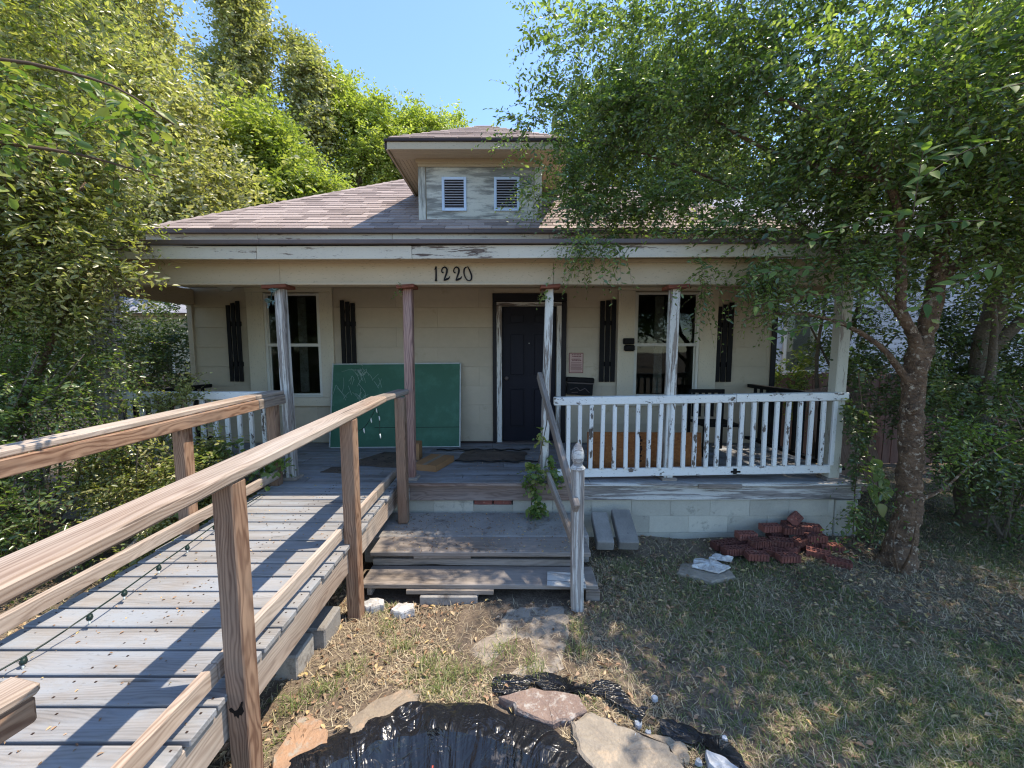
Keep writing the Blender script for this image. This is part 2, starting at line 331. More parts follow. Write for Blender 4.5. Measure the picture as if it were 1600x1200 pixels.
def npmesh(name, V, F, mat, parent=None, attr=None, smooth=False, kind=None, label=None, cat=None):
    V = np.ascontiguousarray(V, np.float32); F = np.ascontiguousarray(F, np.int32); k = F.shape[1]
    me = bpy.data.meshes.new(name)
    c = V.mean(0); V = V-c
    me.vertices.add(len(V)); me.vertices.foreach_set('co', V.ravel())
    me.loops.add(F.size); me.loops.foreach_set('vertex_index', F.ravel())
    me.polygons.add(len(F)); me.polygons.foreach_set('loop_start', np.arange(0, F.size, k, dtype=np.int32))
    me.update(calc_edges=True)
    if smooth: me.shade_smooth()
    me.materials.append(M[mat])
    if attr is not None:
        at = me.attributes.new('v', 'FLOAT', 'FACE'); at.data.foreach_set('value', np.asarray(attr, np.float32))
    o = link(name, me, parent, Matrix.Translation([float(q) for q in c]))
    return tag(o, label, cat, None, kind)
def unit(a): return a/np.maximum(np.linalg.norm(a, axis=-1, keepdims=True), 1e-9)
def leafgeo(P, A, N, L, W, fold=.18, curl=.12):
    """six-point folded leaf blades, two quads each"""
    A = unit(A); S = unit(np.cross(A, N)); N = np.cross(S, A)
    L = L[:, None]; W = W[:, None]
    base = P; tip = P+A*L-N*L*curl
    l1 = P+A*L*.30+S*W*.46+N*W*fold; l2 = P+A*L*.68+S*W*.40+N*(W*fold-L*curl*.4)
    r1 = P+A*L*.30-S*W*.46+N*W*fold; r2 = P+A*L*.68-S*W*.40+N*(W*fold-L*curl*.4)
    V = np.stack([base, l1, l2, tip, r2, r1], 1).reshape(-1, 3)
    i = (np.arange(len(P))*6)[:, None]
    F = np.concatenate([i+np.array([[0, 3, 2, 1]]), i+np.array([[0, 5, 4, 3]])], 1).reshape(-1, 4)
    return V, F
def sprays(B, D, Ln, J, leafL, ratio=.45, droop=.25, twist=.5, rn=rng):
    """leafy twigs: B bases, D directions, Ln lengths, J leaves per twig"""
    S = len(B); D = unit(D)
    tt = (np.arange(J)+.6)/J
    t = tt[None, :, None]
    Q = B[:, None]+D[:, None]*Ln[:, None, None]*t; Q[..., 2] -= droop*(Ln[:, None]*tt[None]**2)
    tan = np.repeat(D[:, None], J, 1).copy(); tan[..., 2] -= 2*droop*tt[None]; tan = unit(tan)
    up = np.array([0, 0, 1.])+rn.normal(0, .35, (S, 1, 3)); side = unit(np.cross(tan, up)); nn = np.cross(side, tan)
    sg = np.where(np.arange(J) % 2 == 0, 1, -1)[None, :, None]
    A = tan*.55+side*sg*.85+nn*.1+rn.normal(0, .22, (S, J, 3))
    N = nn+rn.normal(0, twist, (S, J, 3))
    L = leafL*rn.uniform(.65, 1.35, (S, 1))*(rn.uniform(.65, 1.2, (S, J)))*(1-.25*tt[None]); W = L*ratio*rn.uniform(.85, 1.15, (S, J))
    tw = np.stack([B, B+D*Ln[:, None]*.5-np.array([0, 0, 1])*droop*Ln[:, None]*.25, B+D*Ln[:, None]-np.array([0, 0, 1])*droop*Ln[:, None]], 1)
    return Q.reshape(-1, 3), A.reshape(-1, 3), N.reshape(-1, 3), L.ravel(), W.ravel(), tw
def twiggeo(tw, r0, r1=.3):
    """three-sided tapering twigs along polylines (S,K,3)"""
    S, K, _ = tw.shape; V = []
    d = unit(tw[:, -1]-tw[:, 0]); a = unit(np.cross(d, np.array([.3, .2, 1.]))); b = np.cross(d, a)
    for k in range(K):
        r = (r0*(1-(1-r1)*k/(K-1)))
        r = r[:, None] if isinstance(r, np.ndarray) else r
        for q in range(3):
            an = q*2*math.pi/3; V.append(tw[:, k]+a*r*math.cos(an)+b*r*math.sin(an))
    V = np.stack(V, 1).reshape(-1, 3); i = (np.arange(S)*3*K)[:, None]; F = []
    for k in range(K-1):
        for q in range(3):
            F.append(i+np.array([[k*3+q, k*3+(q+1) % 3, (k+1)*3+(q+1) % 3, (k+1)*3+q]]))
    return V, np.concatenate(F, 1).reshape(-1, 4)
def tubes(name, lines, mat, parent=None, sides=8, bump=0., smooth=True):
    """round limbs: lines = list of [(x,y,z,r)...]"""
    V, F = [], []
    for ln in lines:
        P = [Vector(p[:3]) for p in ln]; rad = [p[3] for p in ln]
        base = len(V); ref = Vector((.13, .97, .2))
        for i, p in enumerate(P):
            d = (P[min(i+1, len(P)-1)]-P[max(i-1, 0)]).normalized()
            a = d.cross(ref); a = a.normalized() if a.length > .05 else d.cross(Vector((1, 0, 0))).normalized()
            b = d.cross(a)
            for k in range(sides):
                an = 2*math.pi*k/sides
                rr = rad[i]*(1+bump*math.sin(3*an+i*.7)+bump*R.uniform(-.6, .6))
                V.append(p+a*rr*math.cos(an)+b*rr*math.sin(an))
        for i in range(len(P)-1):
            for k in range(sides):
                F.append((base+i*sides+k, base+i*sides+(k+1) % sides, base+(i+1)*sides+(k+1) % sides, base+(i+1)*sides+k))
        F.append(tuple(base+k for k in range(sides))[::-1]); F.append(tuple(base+(len(P)-1)*sides+k for k in range(sides)))
    return poly(name, [tuple(v) for v in V], F, mat, parent, smooth)
def refine(ln, n=5, jit=.02):
    """smooth a coarse limb path"""
    out = []
    P = [np.array(p, float) for p in ln]
    for i in range(len(P)-1):
        p0 = P[max(i-1, 0)]; p1 = P[i]; p2 = P[i+1]; p3 = P[min(i+2, len(P)-1)]
        for k in range(n):
            t = k/n
            q = .5*((2*p1)+(-p0+p2)*t+(2*p0-5*p1+4*p2-p3)*t*t+(-p0+3*p1-3*p2+p3)*t**3)
            q[:3] += np.array([R.gauss(0, jit*q[3]*3) for _ in range(3)]); q[3] = max(q[3], .002); out.append(tuple(q))
    out.append(tuple(P[-1])); return out
def blob_points(blobs, rn=rng, shell=.55):
    B, D = [], []
    for (c, r, n) in blobs:
        m = max(3, n//22)                              # leaves gather in clumps with gaps between
        dc = unit(rn.normal(0, 1, (m, 3)))*rn.uniform(0, 1, (m, 1))**(shell); pick = rn.integers(0, m, n)
        q = dc[pick]+rn.normal(0, .15, (n, 3)); u = np.linalg.norm(q, axis=1, keepdims=True); d = q/np.maximum(u, 1e-6)
        # lumpy radius so the outline is uneven
        lum = 1+.22*np.sin(d[:, :1]*5+c[0])*np.cos(d[:, 1:2]*6+c[1])+.15*np.sin(d[:, 2:]*9+c[2]*3)
        B.append(np.array(c)+d*u*lum*np.array(r)); D.append(d)
    return np.concatenate(B), np.concatenate(D)
def foliage(name, blobs, mat, parent, leafL, J=9, ln=(.18, .4), droop=.3, ratio=.45, out=.6, twigr=.0018, keep=None, twigs=True, rn=rng, grav=-.05, shell=.55, kind='stuff'):
    B, D = blob_points(blobs, rn, shell)
    if keep is not None:
        k = keep(B); B, D = B[k], D[k]
    dd = D*out+rn.normal(0, .55, D.shape); dd[:, 2] += grav
    Ln = rn.uniform(ln[0], ln[1], len(B))
    Q, A, N, L, W, tw = sprays(B, dd, Ln, J, leafL, ratio, droop, .75, rn)
    V, F = leafgeo(Q, A, N, L, W)
    at = np.repeat(np.clip(np.repeat(rn.uniform(0, .75, len(B)), J)+rn.uniform(0, .25, len(Q)), 0, .999), 2)
    o = npmesh(name, V, F, mat, parent, at, kind=kind)
    if twigs:
        V, F = twiggeo(tw, twigr)
        npmesh('twigs', V, F, 'twig', parent, kind='stuff')
    return o

# ------------------------------------------------------------------ ground
def hgt(x, y):
    return .012*np.sin(x*2.1+.4)*np.cos(y*1.7)+.010*np.sin(x*5.3+y*3.1)+.007*np.cos(x*9.1-y*7.7)-.012
PC = (-.36, 1.04); PR = 1.06
gx = np.concatenate([[-200, -80, -30, -14], np.arange(-9, 9.01, .12), [14, 30, 80, 200]])
gy = np.concatenate([[-200, -60, -12], np.arange(-2, 12.01, .12), [16, 30, 80, 220]])
X, Y = np.meshgrid(gx, gy); Zz = hgt(X, Y)
far = (np.abs(X) > 9) | (Y > 12) | (Y < -2); Zz[far] = -.01
dp = np.hypot(X-PC[0], Y-PC[1]); Zz = np.where(dp < .95, -.75, Zz)
nx = len(gx); ii = np.arange(len(gy)-1)[:, None]*nx+np.arange(nx-1)[None]
F = np.stack([ii, ii+1, ii+nx+1, ii+nx], -1).reshape(-1, 4)
npmesh('ground', np.stack([X, Y, Zz], -1).reshape(-1, 3), F, 'soil', smooth=True, kind='structure')

# ------------------------------------------------------------------ the house
H = thing('house', 'single-storey beige house with a full front porch, louvred dormer and black door', 'house', (-.43, 5.9, 0))
XL, XR, YW = -4.75, 3.89, 5.9
FZ = .627
# front wall core, pierced by two windows and the door; side and back walls, floor
wins = [(-3.62, -2.83, 1.36, 2.84), (1.815, 2.74, 1.345, 2.855)]
dx0, dx1, dz1 = -.15, .66, 2.67
core = [(XL, -3.62, 5.93, 6.05, 0, 3.55), (-3.62, -2.83, 5.93, 6.05, 0, 1.36), (-3.62, -2.83, 5.93, 6.05, 2.84, 3.55), (-2.83, dx0, 5.93, 6.05, 0, 3.55),
        (dx0, dx1, 5.93, 6.05, dz1, 3.55), (dx0, dx1, 5.93, 6.05, 0, FZ-.02), (dx1, 1.815, 5.93, 6.05, 0, 3.55), (1.815, 2.74, 5.93, 6.05, 0, 1.345), (1.815, 2.74, 5.93, 6.05, 2.855, 3.55), (2.74, XR, 5.93, 6.05, 0, 3.55),
        (XL, XL+.12, 6.05, 15.9, 0, 3.55), (XR-.12, XR, 6.05, 15.9, 0, 3.55), (XL+.12, XR-.12, 15.78, 15.9, 0, 3.55)]
wall = multi('wall', core, 'siding', H)
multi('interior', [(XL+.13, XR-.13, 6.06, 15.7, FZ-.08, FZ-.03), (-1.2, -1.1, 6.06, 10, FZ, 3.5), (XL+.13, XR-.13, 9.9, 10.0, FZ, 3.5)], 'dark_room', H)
zs = [.633, .92, 1.21, 1.49, 1.78, 2.07, 2.36, 2.65, 2.935]
holes = [(-3.66, -2.79, 1.34, 2.86), (1.78, 2.78, 1.33, 2.87), (-.27, .785, 0, 2.84)]
for r in range(len(zs)-1):
    z0, z1 = zs[r], zs[r+1]
    iv = [(XL-.01, XR+.01)]
    for h in holes:
        if h[2] < z1-.01 and h[3] > z0+.01:
            iv = [q for (a, b) in iv for q in ((a, min(b, h[0])), (max(a, h[1]), b)) if q[1]-q[0] > .02]
    for (a, b) in iv:
        x = XL-.01-(.61 if r % 2 else 0.)
        while x < b:
            e = x+1.22; p, q = max(a, x), min(b, e)
            if q-p > .03:
                o = beam('siding_board', (p+.0003, 5.915+R.uniform(-.001, .002), (z0+z1)/2), (q-.0003, 5.915+R.uniform(-.001, .002), (z0+z1)/2), .012, z1-z0-.0015, 'siding', wall, bev=.0012, roll=-.028)
            x = e
box('siding_board', (-.27, .785), (5.905, 5.92), (2.845, 2.93), 'siding', wall)
for xx in (XL-.02, XR-.055):
    box('corner_board', (xx, xx+.075), (5.885, 5.905), (.63, 2.93), 'siding' if xx < 0 else 'black_worn', wall)

def window(gx0, gx1, gz0, gz1, cx0, cx1, cz0, cz1, mid, apron):
    w = node('window', ((gx0+gx1)/2, 5.9, (gz0+gz1)/2), H)
    ho = (cx1-cx0-.02)/2
    box('casing', (cx0, gx0-.035), (5.865, 5.902), (cz0, cz1-.10), 'trim', w)
    box('casing', (gx1+.035, cx1), (5.865, 5.902), (cz0, cz1-.10), 'trim', w)
    box('casing', (cx0-.006, cx1+.006), (5.855, 5.902), (cz1-.098, cz1), 'trim', w)
    box('apron', (cx0+.001, cx1-.001), (5.86, 5.902), (cz0-.135, cz0-.003), 'trim', w)
    box('sill', (gx0-.034, gx1+.034), (5.845, 5.93), (cz0, gz0-.03), 'vinyl', w)
    for (a, b) in ((gx0-.034, gx0+.004), (gx1-.004, gx1+.034)):
        box('frame', (a, b), (5.872, 5.96), (gz0-.03, gz1+.03), 'vinyl', w)
    box('frame', (gx0+.004, gx1-.004), (5.872, 5.96), (gz1-.002, gz1+.03), 'vinyl', w)
    box('frame', (gx0+.004, gx1-.004), (5.872, 5.96), (gz0-.03, gz0+.002), 'vinyl', w)
    box('meeting_rail', (gx0+.004, gx1-.004), (5.88, 5.95), (mid-.022, mid+.022), 'vinyl', w)
    for (z0, z1, yy) in ((gz0+.002, mid-.022, 5.925), (mid+.022, gz1-.002, 5.91)):
        s = .018
        box('sash_stile', (gx0+.004, gx0+.004+s), (yy-.012, yy+.016), (z0, z1), 'vinyl', w)
        box('sash_stile', (gx1-.004-s, gx1-.004), (yy-.012, yy+.016), (z0, z1), 'vinyl', w)
        box('pane', (gx0+.004+s, gx1-.004-s), (yy-.002, yy+.002), (z0, z1), 'glass', w, bev=0)
    box('curtain', (gx0+.34, gx0+.47), (6.10, 6.12), (gz0, gz1), 'white_paper', w)
window(-3.60, -2.85, 1.38, 2.82, -3.88, -2.625, 1.33, 2.965, 2.10, .135)
window(1.835, 2.72, 1.365, 2.835, 1.555, 3.015, 1.33, 2.985, 2.105, .135)
def shutter(x0, x1, z0, z1, step):
    s = node('shutter', ((x0+x1)/2, 5.89, (z0+z1)/2), H)
    w = (x1-x0)/3
    for i in range(3):
        box('slat', (x0+i*w+.006, x0+(i+1)*w-.010), (5.868, 5.886), (z0, z1-(i if step > 0 else 2-i)*abs(step)), 'black', s)
    for z in (z0+.22*(z1-z0), z1-.28*(z1-z0)):
        box('batten', (x0+.01, x1-.01), (5.887, 5.907), (z-.035, z+.035), 'black', s)
shutter(-4.19, -3.975, 1.56, 2.74, -.03)
shutter(-2.52, -2.29, 1.54, 2.75, .02)
shutter(1.285, 1.535, 1.555, 2.76, -.01)
shutter(2.995, 3.26, 1.555, 2.72, -.03)

# door and its frame
D = node('door', (.25, 5.95, FZ), H)
box('door_leaf', (dx0+.005, dx1-.005), (5.965, 6.005), (FZ+.02, dz1-.005), 'door', D)
pw = .25
for x0 in (dx0+.10, dx1-.10-pw):
    for (z0, z1) in ((FZ+.22, FZ+.84), (FZ+1.0, FZ+1.66), (FZ+1.78, FZ+1.95)):
        box('panel', (x0+.03, x0+pw-.03), (5.950, 5.966), (z0+.03, z1-.03), 'door', D, bev=.006)
        multi('panel_moulding', [(x0, x0+pw, 5.957, 5.966, z0, z0+.02), (x0, x0+pw, 5.957, 5.966, z1-.02, z1), (x0, x0+.02, 5.957, 5.966, z0+.02, z1-.02), (x0+pw-.02, x0+pw, 5.957, 5.966, z0+.02, z1-.02)], 'door', D)
tubes('handle', [[(dx0+.07, 5.965, FZ+.98, .012), (dx0+.07, 5.93, FZ+.98, .012), (dx0+.07, 5.925, FZ+.98, .028), (dx0+.07, 5.90, FZ+.98, .030), (dx0+.07, 5.89, FZ+.98, .018)]], 'gutter', D, 10)
tubes('door_viewer', [[(.255, 5.966, FZ+1.5, .009), (.255, 5.955, FZ+1.5, .009)]], 'alu', D, 8)
DF = node('door_frame', (.25, 5.9, FZ), H)
box('jamb', (-.225, dx0), (5.86, 5.965), (FZ+.01, dz1+.0), 'white_peel', DF)
box('jamb', (dx1, .725), (5.86, 5.965), (FZ+.01, dz1+.0), 'white_peel', DF)
box('head_jamb', (-.225, .725), (5.86, 5.965), (dz1+.002, dz1+.052), 'white_peel', DF)
box('black_trim', (-.285, -.228), (5.87, 5.908), (FZ+.01, 2.73), 'black_worn', DF)
box('black_trim', (.728, .80), (5.87, 5.908), (FZ+.01, 2.73), 'black_worn', DF)
box('black_trim', (-.285, .80), (5.868, 5.908), (2.733, 2.85), 'black_worn', DF)
box('threshold', (-.24, .74), (5.83, 5.96), (FZ-.005, FZ+.022), 'gutter', DF)
box('wall_base_strip', (-.79, -.285), (5.86, 5.90), (FZ, FZ+.03), 'darktrim', H)

# porch floor of loose boards
PF = node('porch_floor', (-.4, 5, FZ), H)
PXL, PXR = -4.72, 3.75
nrow = 13; bw = (5.9-4.12)/nrow
for r in range(nrow):
    y0 = 4.12+r*bw; x = PXL-R.uniform(0, 1.5)
    while x < PXR:
        e = x+R.uniform(2.0, 3.6); p, q = max(x, PXL), min(e, PXR+(.03 if r == 0 else 0))
        if q-p > .1:
            dz = R.uniform(-.003, .003)
            beam('floor_board', (p+.002, y0+bw/2, FZ-.017+dz), (q-.002, y0+bw/2+R.uniform(-.002, .002), FZ-.017+dz), bw-.006, .034, 'floor', PF)
        x = e
multi('porch_framing', [(PXL+.03, PXR-.03, 4.2, 5.9, .42, .585)], 'darktrim', H)
box('rim_board', (PXL, -1.105), (4.152, 4.19), (.415, .59), 'white_worn', H)
box('rim_board', (-1.103, .715), (4.150, 4.19), (.415, .59), 'rim', H)
beam('rim_board', (.718, 4.17, .505), (PXR+.005, 4.17, .515), .042, .17, 'white_worn', H)
box('edge_strip', (.73, PXR+.03), (4.08, 4.119), (.598, .626), 'white_worn', H)
box('edge_strip', (-1.10, .728), (4.085, 4.119), (.594, .624), 'rim', H)
box('loose_wedge', (1.96, 2.42), (4.055, 4.078), (.585, .625), 'step', H)
# foundation of blocks
FN = node('foundation', (0, 4.25, 0), H)
for r, (z0, z1) in enumerate([(-.12, .035), (.037, .225), (.227, .413)]):
    x = PXL+(.2 if r % 2 else 0)-.43
    while x < PXR-.25:
        p, q = max(x, PXL), min(x+.43, PXR-.24)
        if q-p > .03:
            brickgap = (r == 2 and -.62 < (p+q)/2 < -.02)
            box('block', (p+.0008, q-.0008), (4.19+R.uniform(-.002, .002), 4.38), (z0, z1-(.06 if brickgap else 0)), 'block', FN, bev=.002)
            if brickgap:
                for k in range(2): box('brick', (p+.01+k*.21, p+.205+k*.21), (4.185, 4.3), (z1-.058, z1-.002), 'brick', FN)
        x += .43
for (z0, z1) in ((-.12, .2), (.203, .41)):
    box('block', (PXR-.232, PXR+.01), (4.175, 4.39), (z0, z1), 'block', FN, bev=.006)
for (ya, yb) in ((4.4, 4.83), (4.833, 5.26), (5.263, 5.69)):
    for x0 in (PXL, PXR-.2): box('block', (x0, x0+.2), (ya, yb), (-.12, .41), 'block', FN, bev=.005)

# porch posts with caps, beam, ceiling
def post(x, w, mat, cap=None, lean=0., z0=FZ, z1=2.70, y=4.235, wy=None):
    p = node('porch_post', (x, y, z0), H)
    beam('shaft', (x+lean, y, z0), (x, y, z1), w, wy or w, mat, p, (0, 1, 0), bev=.008)
    if cap:
        beam('cap', (x-cap, y-.03, z1-.025), (x+cap, y-.03, z1-.012), .19, .036, 'cap', p)
    box('base_block', (x+lean-w*.85, x+lean+w*.85), (y-.08, y+.08), (FZ+.001, FZ+.03), 'step', p)
post(-4.30, .19, 'white_worn')
post(-2.43, .095, 'white_worn', .125, .03)
post(-1.09, .095, 'red_post', .09, -.012)
post(.395, .085, 'white_peel', .10, -.05)
post(1.705, .095, 'white_peel', .11, -.01)
post(3.49, .115, 'cream_worn', None, -.01)
box('beam', (PXL-.05, -2.40), (4.18, 4.30), (2.705, 2.965), 'tan', H)
box('beam', (-2.398, .428), (4.178, 4.30), (2.702, 2.965), 'tan', H)
box('beam', (.431, PXR+.05), (4.183, 4.30), (2.708, 2.968), 'tan', H)
box('beam_moulding', (PXL-.05, PXR+.05), (4.150, 4.176), (2.925, 2.965), 'tan', H)
box('beam_lip', (PXL-.05, .42), (4.155, 4.1775), (2.702, 2.722), 'tan', H)
box('beam', (PXL-.04, PXL+.08), (4.31, 5.88), (2.68, 2.90), 'tan', H)
box('beam', (PXR-.08, PXR+.04), (4.31, 5.88), (2.68, 2.90), 'tan', H)
CE = node('porch_ceiling', (-.4, 5, 2.95), H)
for k in range(11):
    y0 = 4.31+k*.143
    box('ceiling_board', (PXL, PXR), (y0, y0+.139), (2.93, 2.95), 'tan', CE)
for (lx, ly) in ((-.60, 4.95), (-3.9, 5.5)):
    tubes('porch_lamp', [[(lx, ly, 2.93, .10), (lx, ly, 2.905, .105), (lx, ly, 2.87, .095), (lx, ly, 2.84, .07), (lx, ly, 2.825, .02)]], 'lamp_glass', H, 16)
box('soffit', (PXL-.2, PXR+.2), (3.985, 4.149), (2.966, 2.976), 'tan', H)
# porch roof: nearly flat deck, fascia boards in lengths, metal drip edge
EX0, EX1 = -4.98, 4.05
poly('porch_roof', [(EX0, 3.96, 3.10), (EX1, 3.96, 3.10), (EX1, 5.5, 3.44), (EX0, 5.5, 3.44), (EX0, 3.96, 3.07), (EX1, 3.96, 3.07), (EX1, 5.5, 3.41), (EX0, 5.5, 3.41)],
     [(0, 1, 2, 3), (7, 6, 5, 4), (0, 4, 5, 1), (1, 5, 6, 2), (2, 6, 7, 3), (3, 7, 4, 0)], 'gutter', H)
cuts = [EX0, -3.85, -2.5, -.98, .9, 2.3, EX1]
for i in range(6):
    dz = (.006, 0, -.004, 0, .012, .02)[i]; d2 = (0, -.004, 0, .012, .02, .03)[i]
    beam('fascia_board', (cuts[i]+.002, 3.99, 2.985+dz), (cuts[i+1]-.002, 3.99, 2.985+d2), .026, .125, 'fascia', H)
cuts = [EX0, -2.45, .6, EX1]
for i in range(3):
    beam('drip_edge', (cuts[i]+.001, 3.955, 3.07+.006*i), (cuts[i+1]-.001, 3.955, 3.076+.006*i), .045, .042, 'gutter', H)
for x0 in (EX0, EX1-.03): box('fascia_board', (x0, x0+.03), (4.01, 5.5), (2.96, 3.08), 'fascia', H)

# main hip roof
RX0, RX1, RY0, RZ0, K = -4.93, 4.05, 5.42, 3.625, .63
hw = (RX1-RX0)/2; ym = RY0+hw; RY1 = 16.4; zr = RZ0+K*hw; xm = (RX0+RX1)/2
RF = poly('roof', [(RX0, RY0, RZ0), (RX1, RY0, RZ0), (RX1, RY1, RZ0), (RX0, RY1, RZ0), (xm, ym, zr), (xm, RY1-hw, zr), (RX0, RY0, RZ0-.03), (RX1, RY0, RZ0-.03), (RX1, RY1, RZ0-.03), (RX0, RY1, RZ0-.03)],
     [(0, 1, 4), (1, 2, 5, 4), (2, 3, 5), (3, 0, 4, 5), (0, 6, 7, 1), (1, 7, 8, 2), (2, 8, 9, 3), (3, 9, 6, 0), (6, 9, 8, 7)], 'shingle', H)
cuts = [RX0+.03, -3.4, -1.6, .5, 2.2, RX1-.03]
for i in range(5): box('fascia_board', (cuts[i]+.002, cuts[i+1]-.002), (5.455, 5.48), (3.42, 3.575), 'fascia', H)
for (a, b) in ((RX0, -.5), (-.498, RX1)): box('drip_edge', (a, b), (5.395, 5.435), (3.572, 3.618), 'gutter', H)
for x0 in (RX0+.03, RX1-.05): box('fascia_board', (x0, x0+.02), (5.482, RY1-.03), (3.46, 3.59), 'fascia', H)
# shingle tabs
def shingle_mesh():
    L, h, t = .30, .235, .014
    V = [(-L/2, 0, 0), (L/2, 0, 0), (L/2, 0, t), (-L/2, 0, t), (-L/2, h, .001), (L/2, h, .001)]
    me = bpy.data.meshes.new('shingle'); me.from_pydata(V, [], [(0, 1, 2, 3), (3, 2, 5, 4), (0, 3, 4), (1, 5, 2)]); me.materials.append(M['shingle']); return me
SH = shingle_mesh()
def shingle_face(o, ux, uy, halfw, rows, expo, parent, limit, clip=None, name='shingle'):
    """o = eave midpoint, ux along the eave, uy up the slope; half-width shrinks to 0 at the hip point"""
    ux, uy = Vector(ux), Vector(uy).normalized(); uz = ux.cross(uy); sl = []
    full = halfw*math.sqrt(1+K*K)
    for r in range(rows):
        d = r*expo; wv = halfw*(1-(d+expo*.4)/full)
        if wv < .05: break
        x = -halfw-.3+(.155 if r % 2 else 0)+.05*(r % 3)
        while x < wv:
            p, q = max(x+.0035, -wv), min(x+.3065, wv)
            if q-p > .03:
                c = Vector(o)+ux*((p+q)/2)+uy*(d-.012)+uz*(.004+R.uniform(0, .004))
                if clip is None or not clip(c): sl.append((d, c, (q-p)/.30))
            x += .31
    rot = Matrix((ux, uy, uz)).transposed().to_4x4()
    VV, FF, AT = [], [], []
    for i, (d, c, s) in enumerate(sl):
        if i < limit:
            link(name, SH, parent, Matrix.Translation(c) @ rot @ Matrix.Diagonal((s, 1, 1, 1)) @ Matrix.Rotation(R.uniform(-.006, .006), 4, 'Z'))
        else:
            n = len(VV); VV += [tuple(c+rot.to_3x3() @ Vector((v.co.x*s, v.co.y, v.co.z))) for v in SH.vertices]
            FF += [tuple(n+k for k in f.vertices) for f in SH.polygons]; AT += [R.random()]*len(SH.polygons)
    if VV: tag(poly('upper_shingles', VV, FF, 'shingle', parent, attr=AT), kind='stuff')
DXC, DHW, DY0 = -.445, .855, 5.75
def inside_dormer(c): return abs(c.x-DXC) < DHW-.1 and DY0+.25 < c.y < 7.2
shingle_face((xm, RY0, RZ0), (1, 0, 0), (0, 1, K), hw, 40, .135, RF, 262, inside_dormer)
for (a, b) in (((RX0, RY0, RZ0), (xm, ym, zr)), ((RX1, RY0, RZ0), (xm, ym, zr))):
    a, b = Vector(a), Vector(b); n = 22
    sx = 1 if a.x < b.x else -1
    for i in range(n):
        p = a.lerp(b, i/n)+Vector((0, 0, .012)); q = a.lerp(b, (i+1.25)/n)+Vector((0, 0, .018))
        w = .11; e1 = Vector((w, 0, 0)); e2 = Vector((0, w, 0))
        V = [p-Vector((0, 0, .0)), p+Vector((sx*w*1.2, 0, .004)), p+Vector((0, w*1.2, .004)), q, q+Vector((sx*w*1.2, 0, .004)), q+Vector((0, w*1.2, .004))]
        V[0] += Vector((0, 0, .012)); V[3] += Vector((0, 0, .006))
        V = [tuple(v) for v in V]
        poly('hip_cap', V, [(0, 1, 4, 3), (0, 3, 5, 2), (0, 2, 1)], 'shingle', RF, attr=[R.random()]*3)

# dormer
DM = node('dormer', (DXC, DY0, 3.83), H)
x0, x1 = DXC-DHW, DXC+DHW
def ym_at(z): return RY0+(z-RZ0)/K
poly('dormer_walls', [(x0, DY0+.02, 3.70), (x1, DY0+.02, 3.70), (x1, DY0+.02, 4.66), (x0, DY0+.02, 4.66), (x1, 7.3, 4.66), (x0, 7.3, 4.66), (x1, 7.3, 3.7), (x0, 7.3, 3.7)],
     [(0, 1, 2, 3), (1, 6, 4, 2), (0, 3, 5, 7), (3, 2, 4, 5)], 'tan', DM)
box('dormer_siding', (x0+.105, x1-.105), (DY0+.004, DY0+.019), (3.84, 4.555), 'weather_ply', DM)
for a in (x0-.005, x1-.095): box('corner_board', (a, a+.10), (DY0-.008, DY0+.016), (3.80, 4.555), 'weather_ply', DM)
box('base_board', (x0+.097, x1-.097), (DY0-.004, DY0+.012), (3.79, 3.839), 'weather_ply', DM)
box('frieze_board', (x0-.005, x1+.005), (DY0-.014, DY0+.016), (4.558, 4.655), 'tan', DM)
ov = .345; ex0, ex1, ey0 = x0-ov, x1+ov, DY0-ov; ez = 4.745
for k in range(6):                                   # soffit boards, front then sides
    yy = ey0+.024+k*.053
    box('soffit_board', (ex0+.03, ex1-.03), (yy, yy+.050), (4.652, 4.662), 'tan', DM)
for sx in (0, 1):
    for k in range(6):
        xx = (ex0+.024+k*.053) if sx == 0 else (ex1-.074-k*.053)
        box('soffit_board', (xx, xx+.050), (DY0+.0, 7.35), (4.6525, 4.662), 'tan', DM)
box('fascia_board', (ex0+.02, ex1-.02), (ey0, ey0+.022), (4.628, 4.722), 'tan', DM)
box('bed_moulding', (x0-.03, x1+.03), (DY0-.035, DY0-.016), (4.60, 4.651), 'tan', DM)
for a in (ex0, ex1-.022): box('fascia_board', (a, a+.022), (ey0+.023, 7.35), (4.628, 4.722), 'tan', DM)
box('drip_edge', (ex0-.015, ex1+.015), (ey0-.02, ey0+.02), (4.723, 4.755), 'darktrim', DM)
for a in (ex0-.02, ex1-.02): box('drip_edge', (a, a+.04), (ey0+.021, 7.4), (4.640, 4.753), 'darktrim', DM)
dh = (ex1-ex0)/2; dk = .66; az = ez+dk*dh
DR = poly('dormer_roof', [(ex0, ey0, 4.757), (ex1, ey0, 4.757), (DXC, ey0+dh, 4.757+dk*dh), (DXC, 9.6, 4.757+dk*dh), (ex0, 9.2, 4.757), (ex1, 9.2, 4.757)],
     [(0, 1, 2), (1, 5, 3, 2), (0, 2, 3, 4), (0, 4, 5, 1)], 'shingle', DM)
_K = K; K = dk
shingle_face((DXC, ey0, 4.757), (1, 0, 0), (0, 1, dk), dh, 12, .135, DR, 0)
K = _K
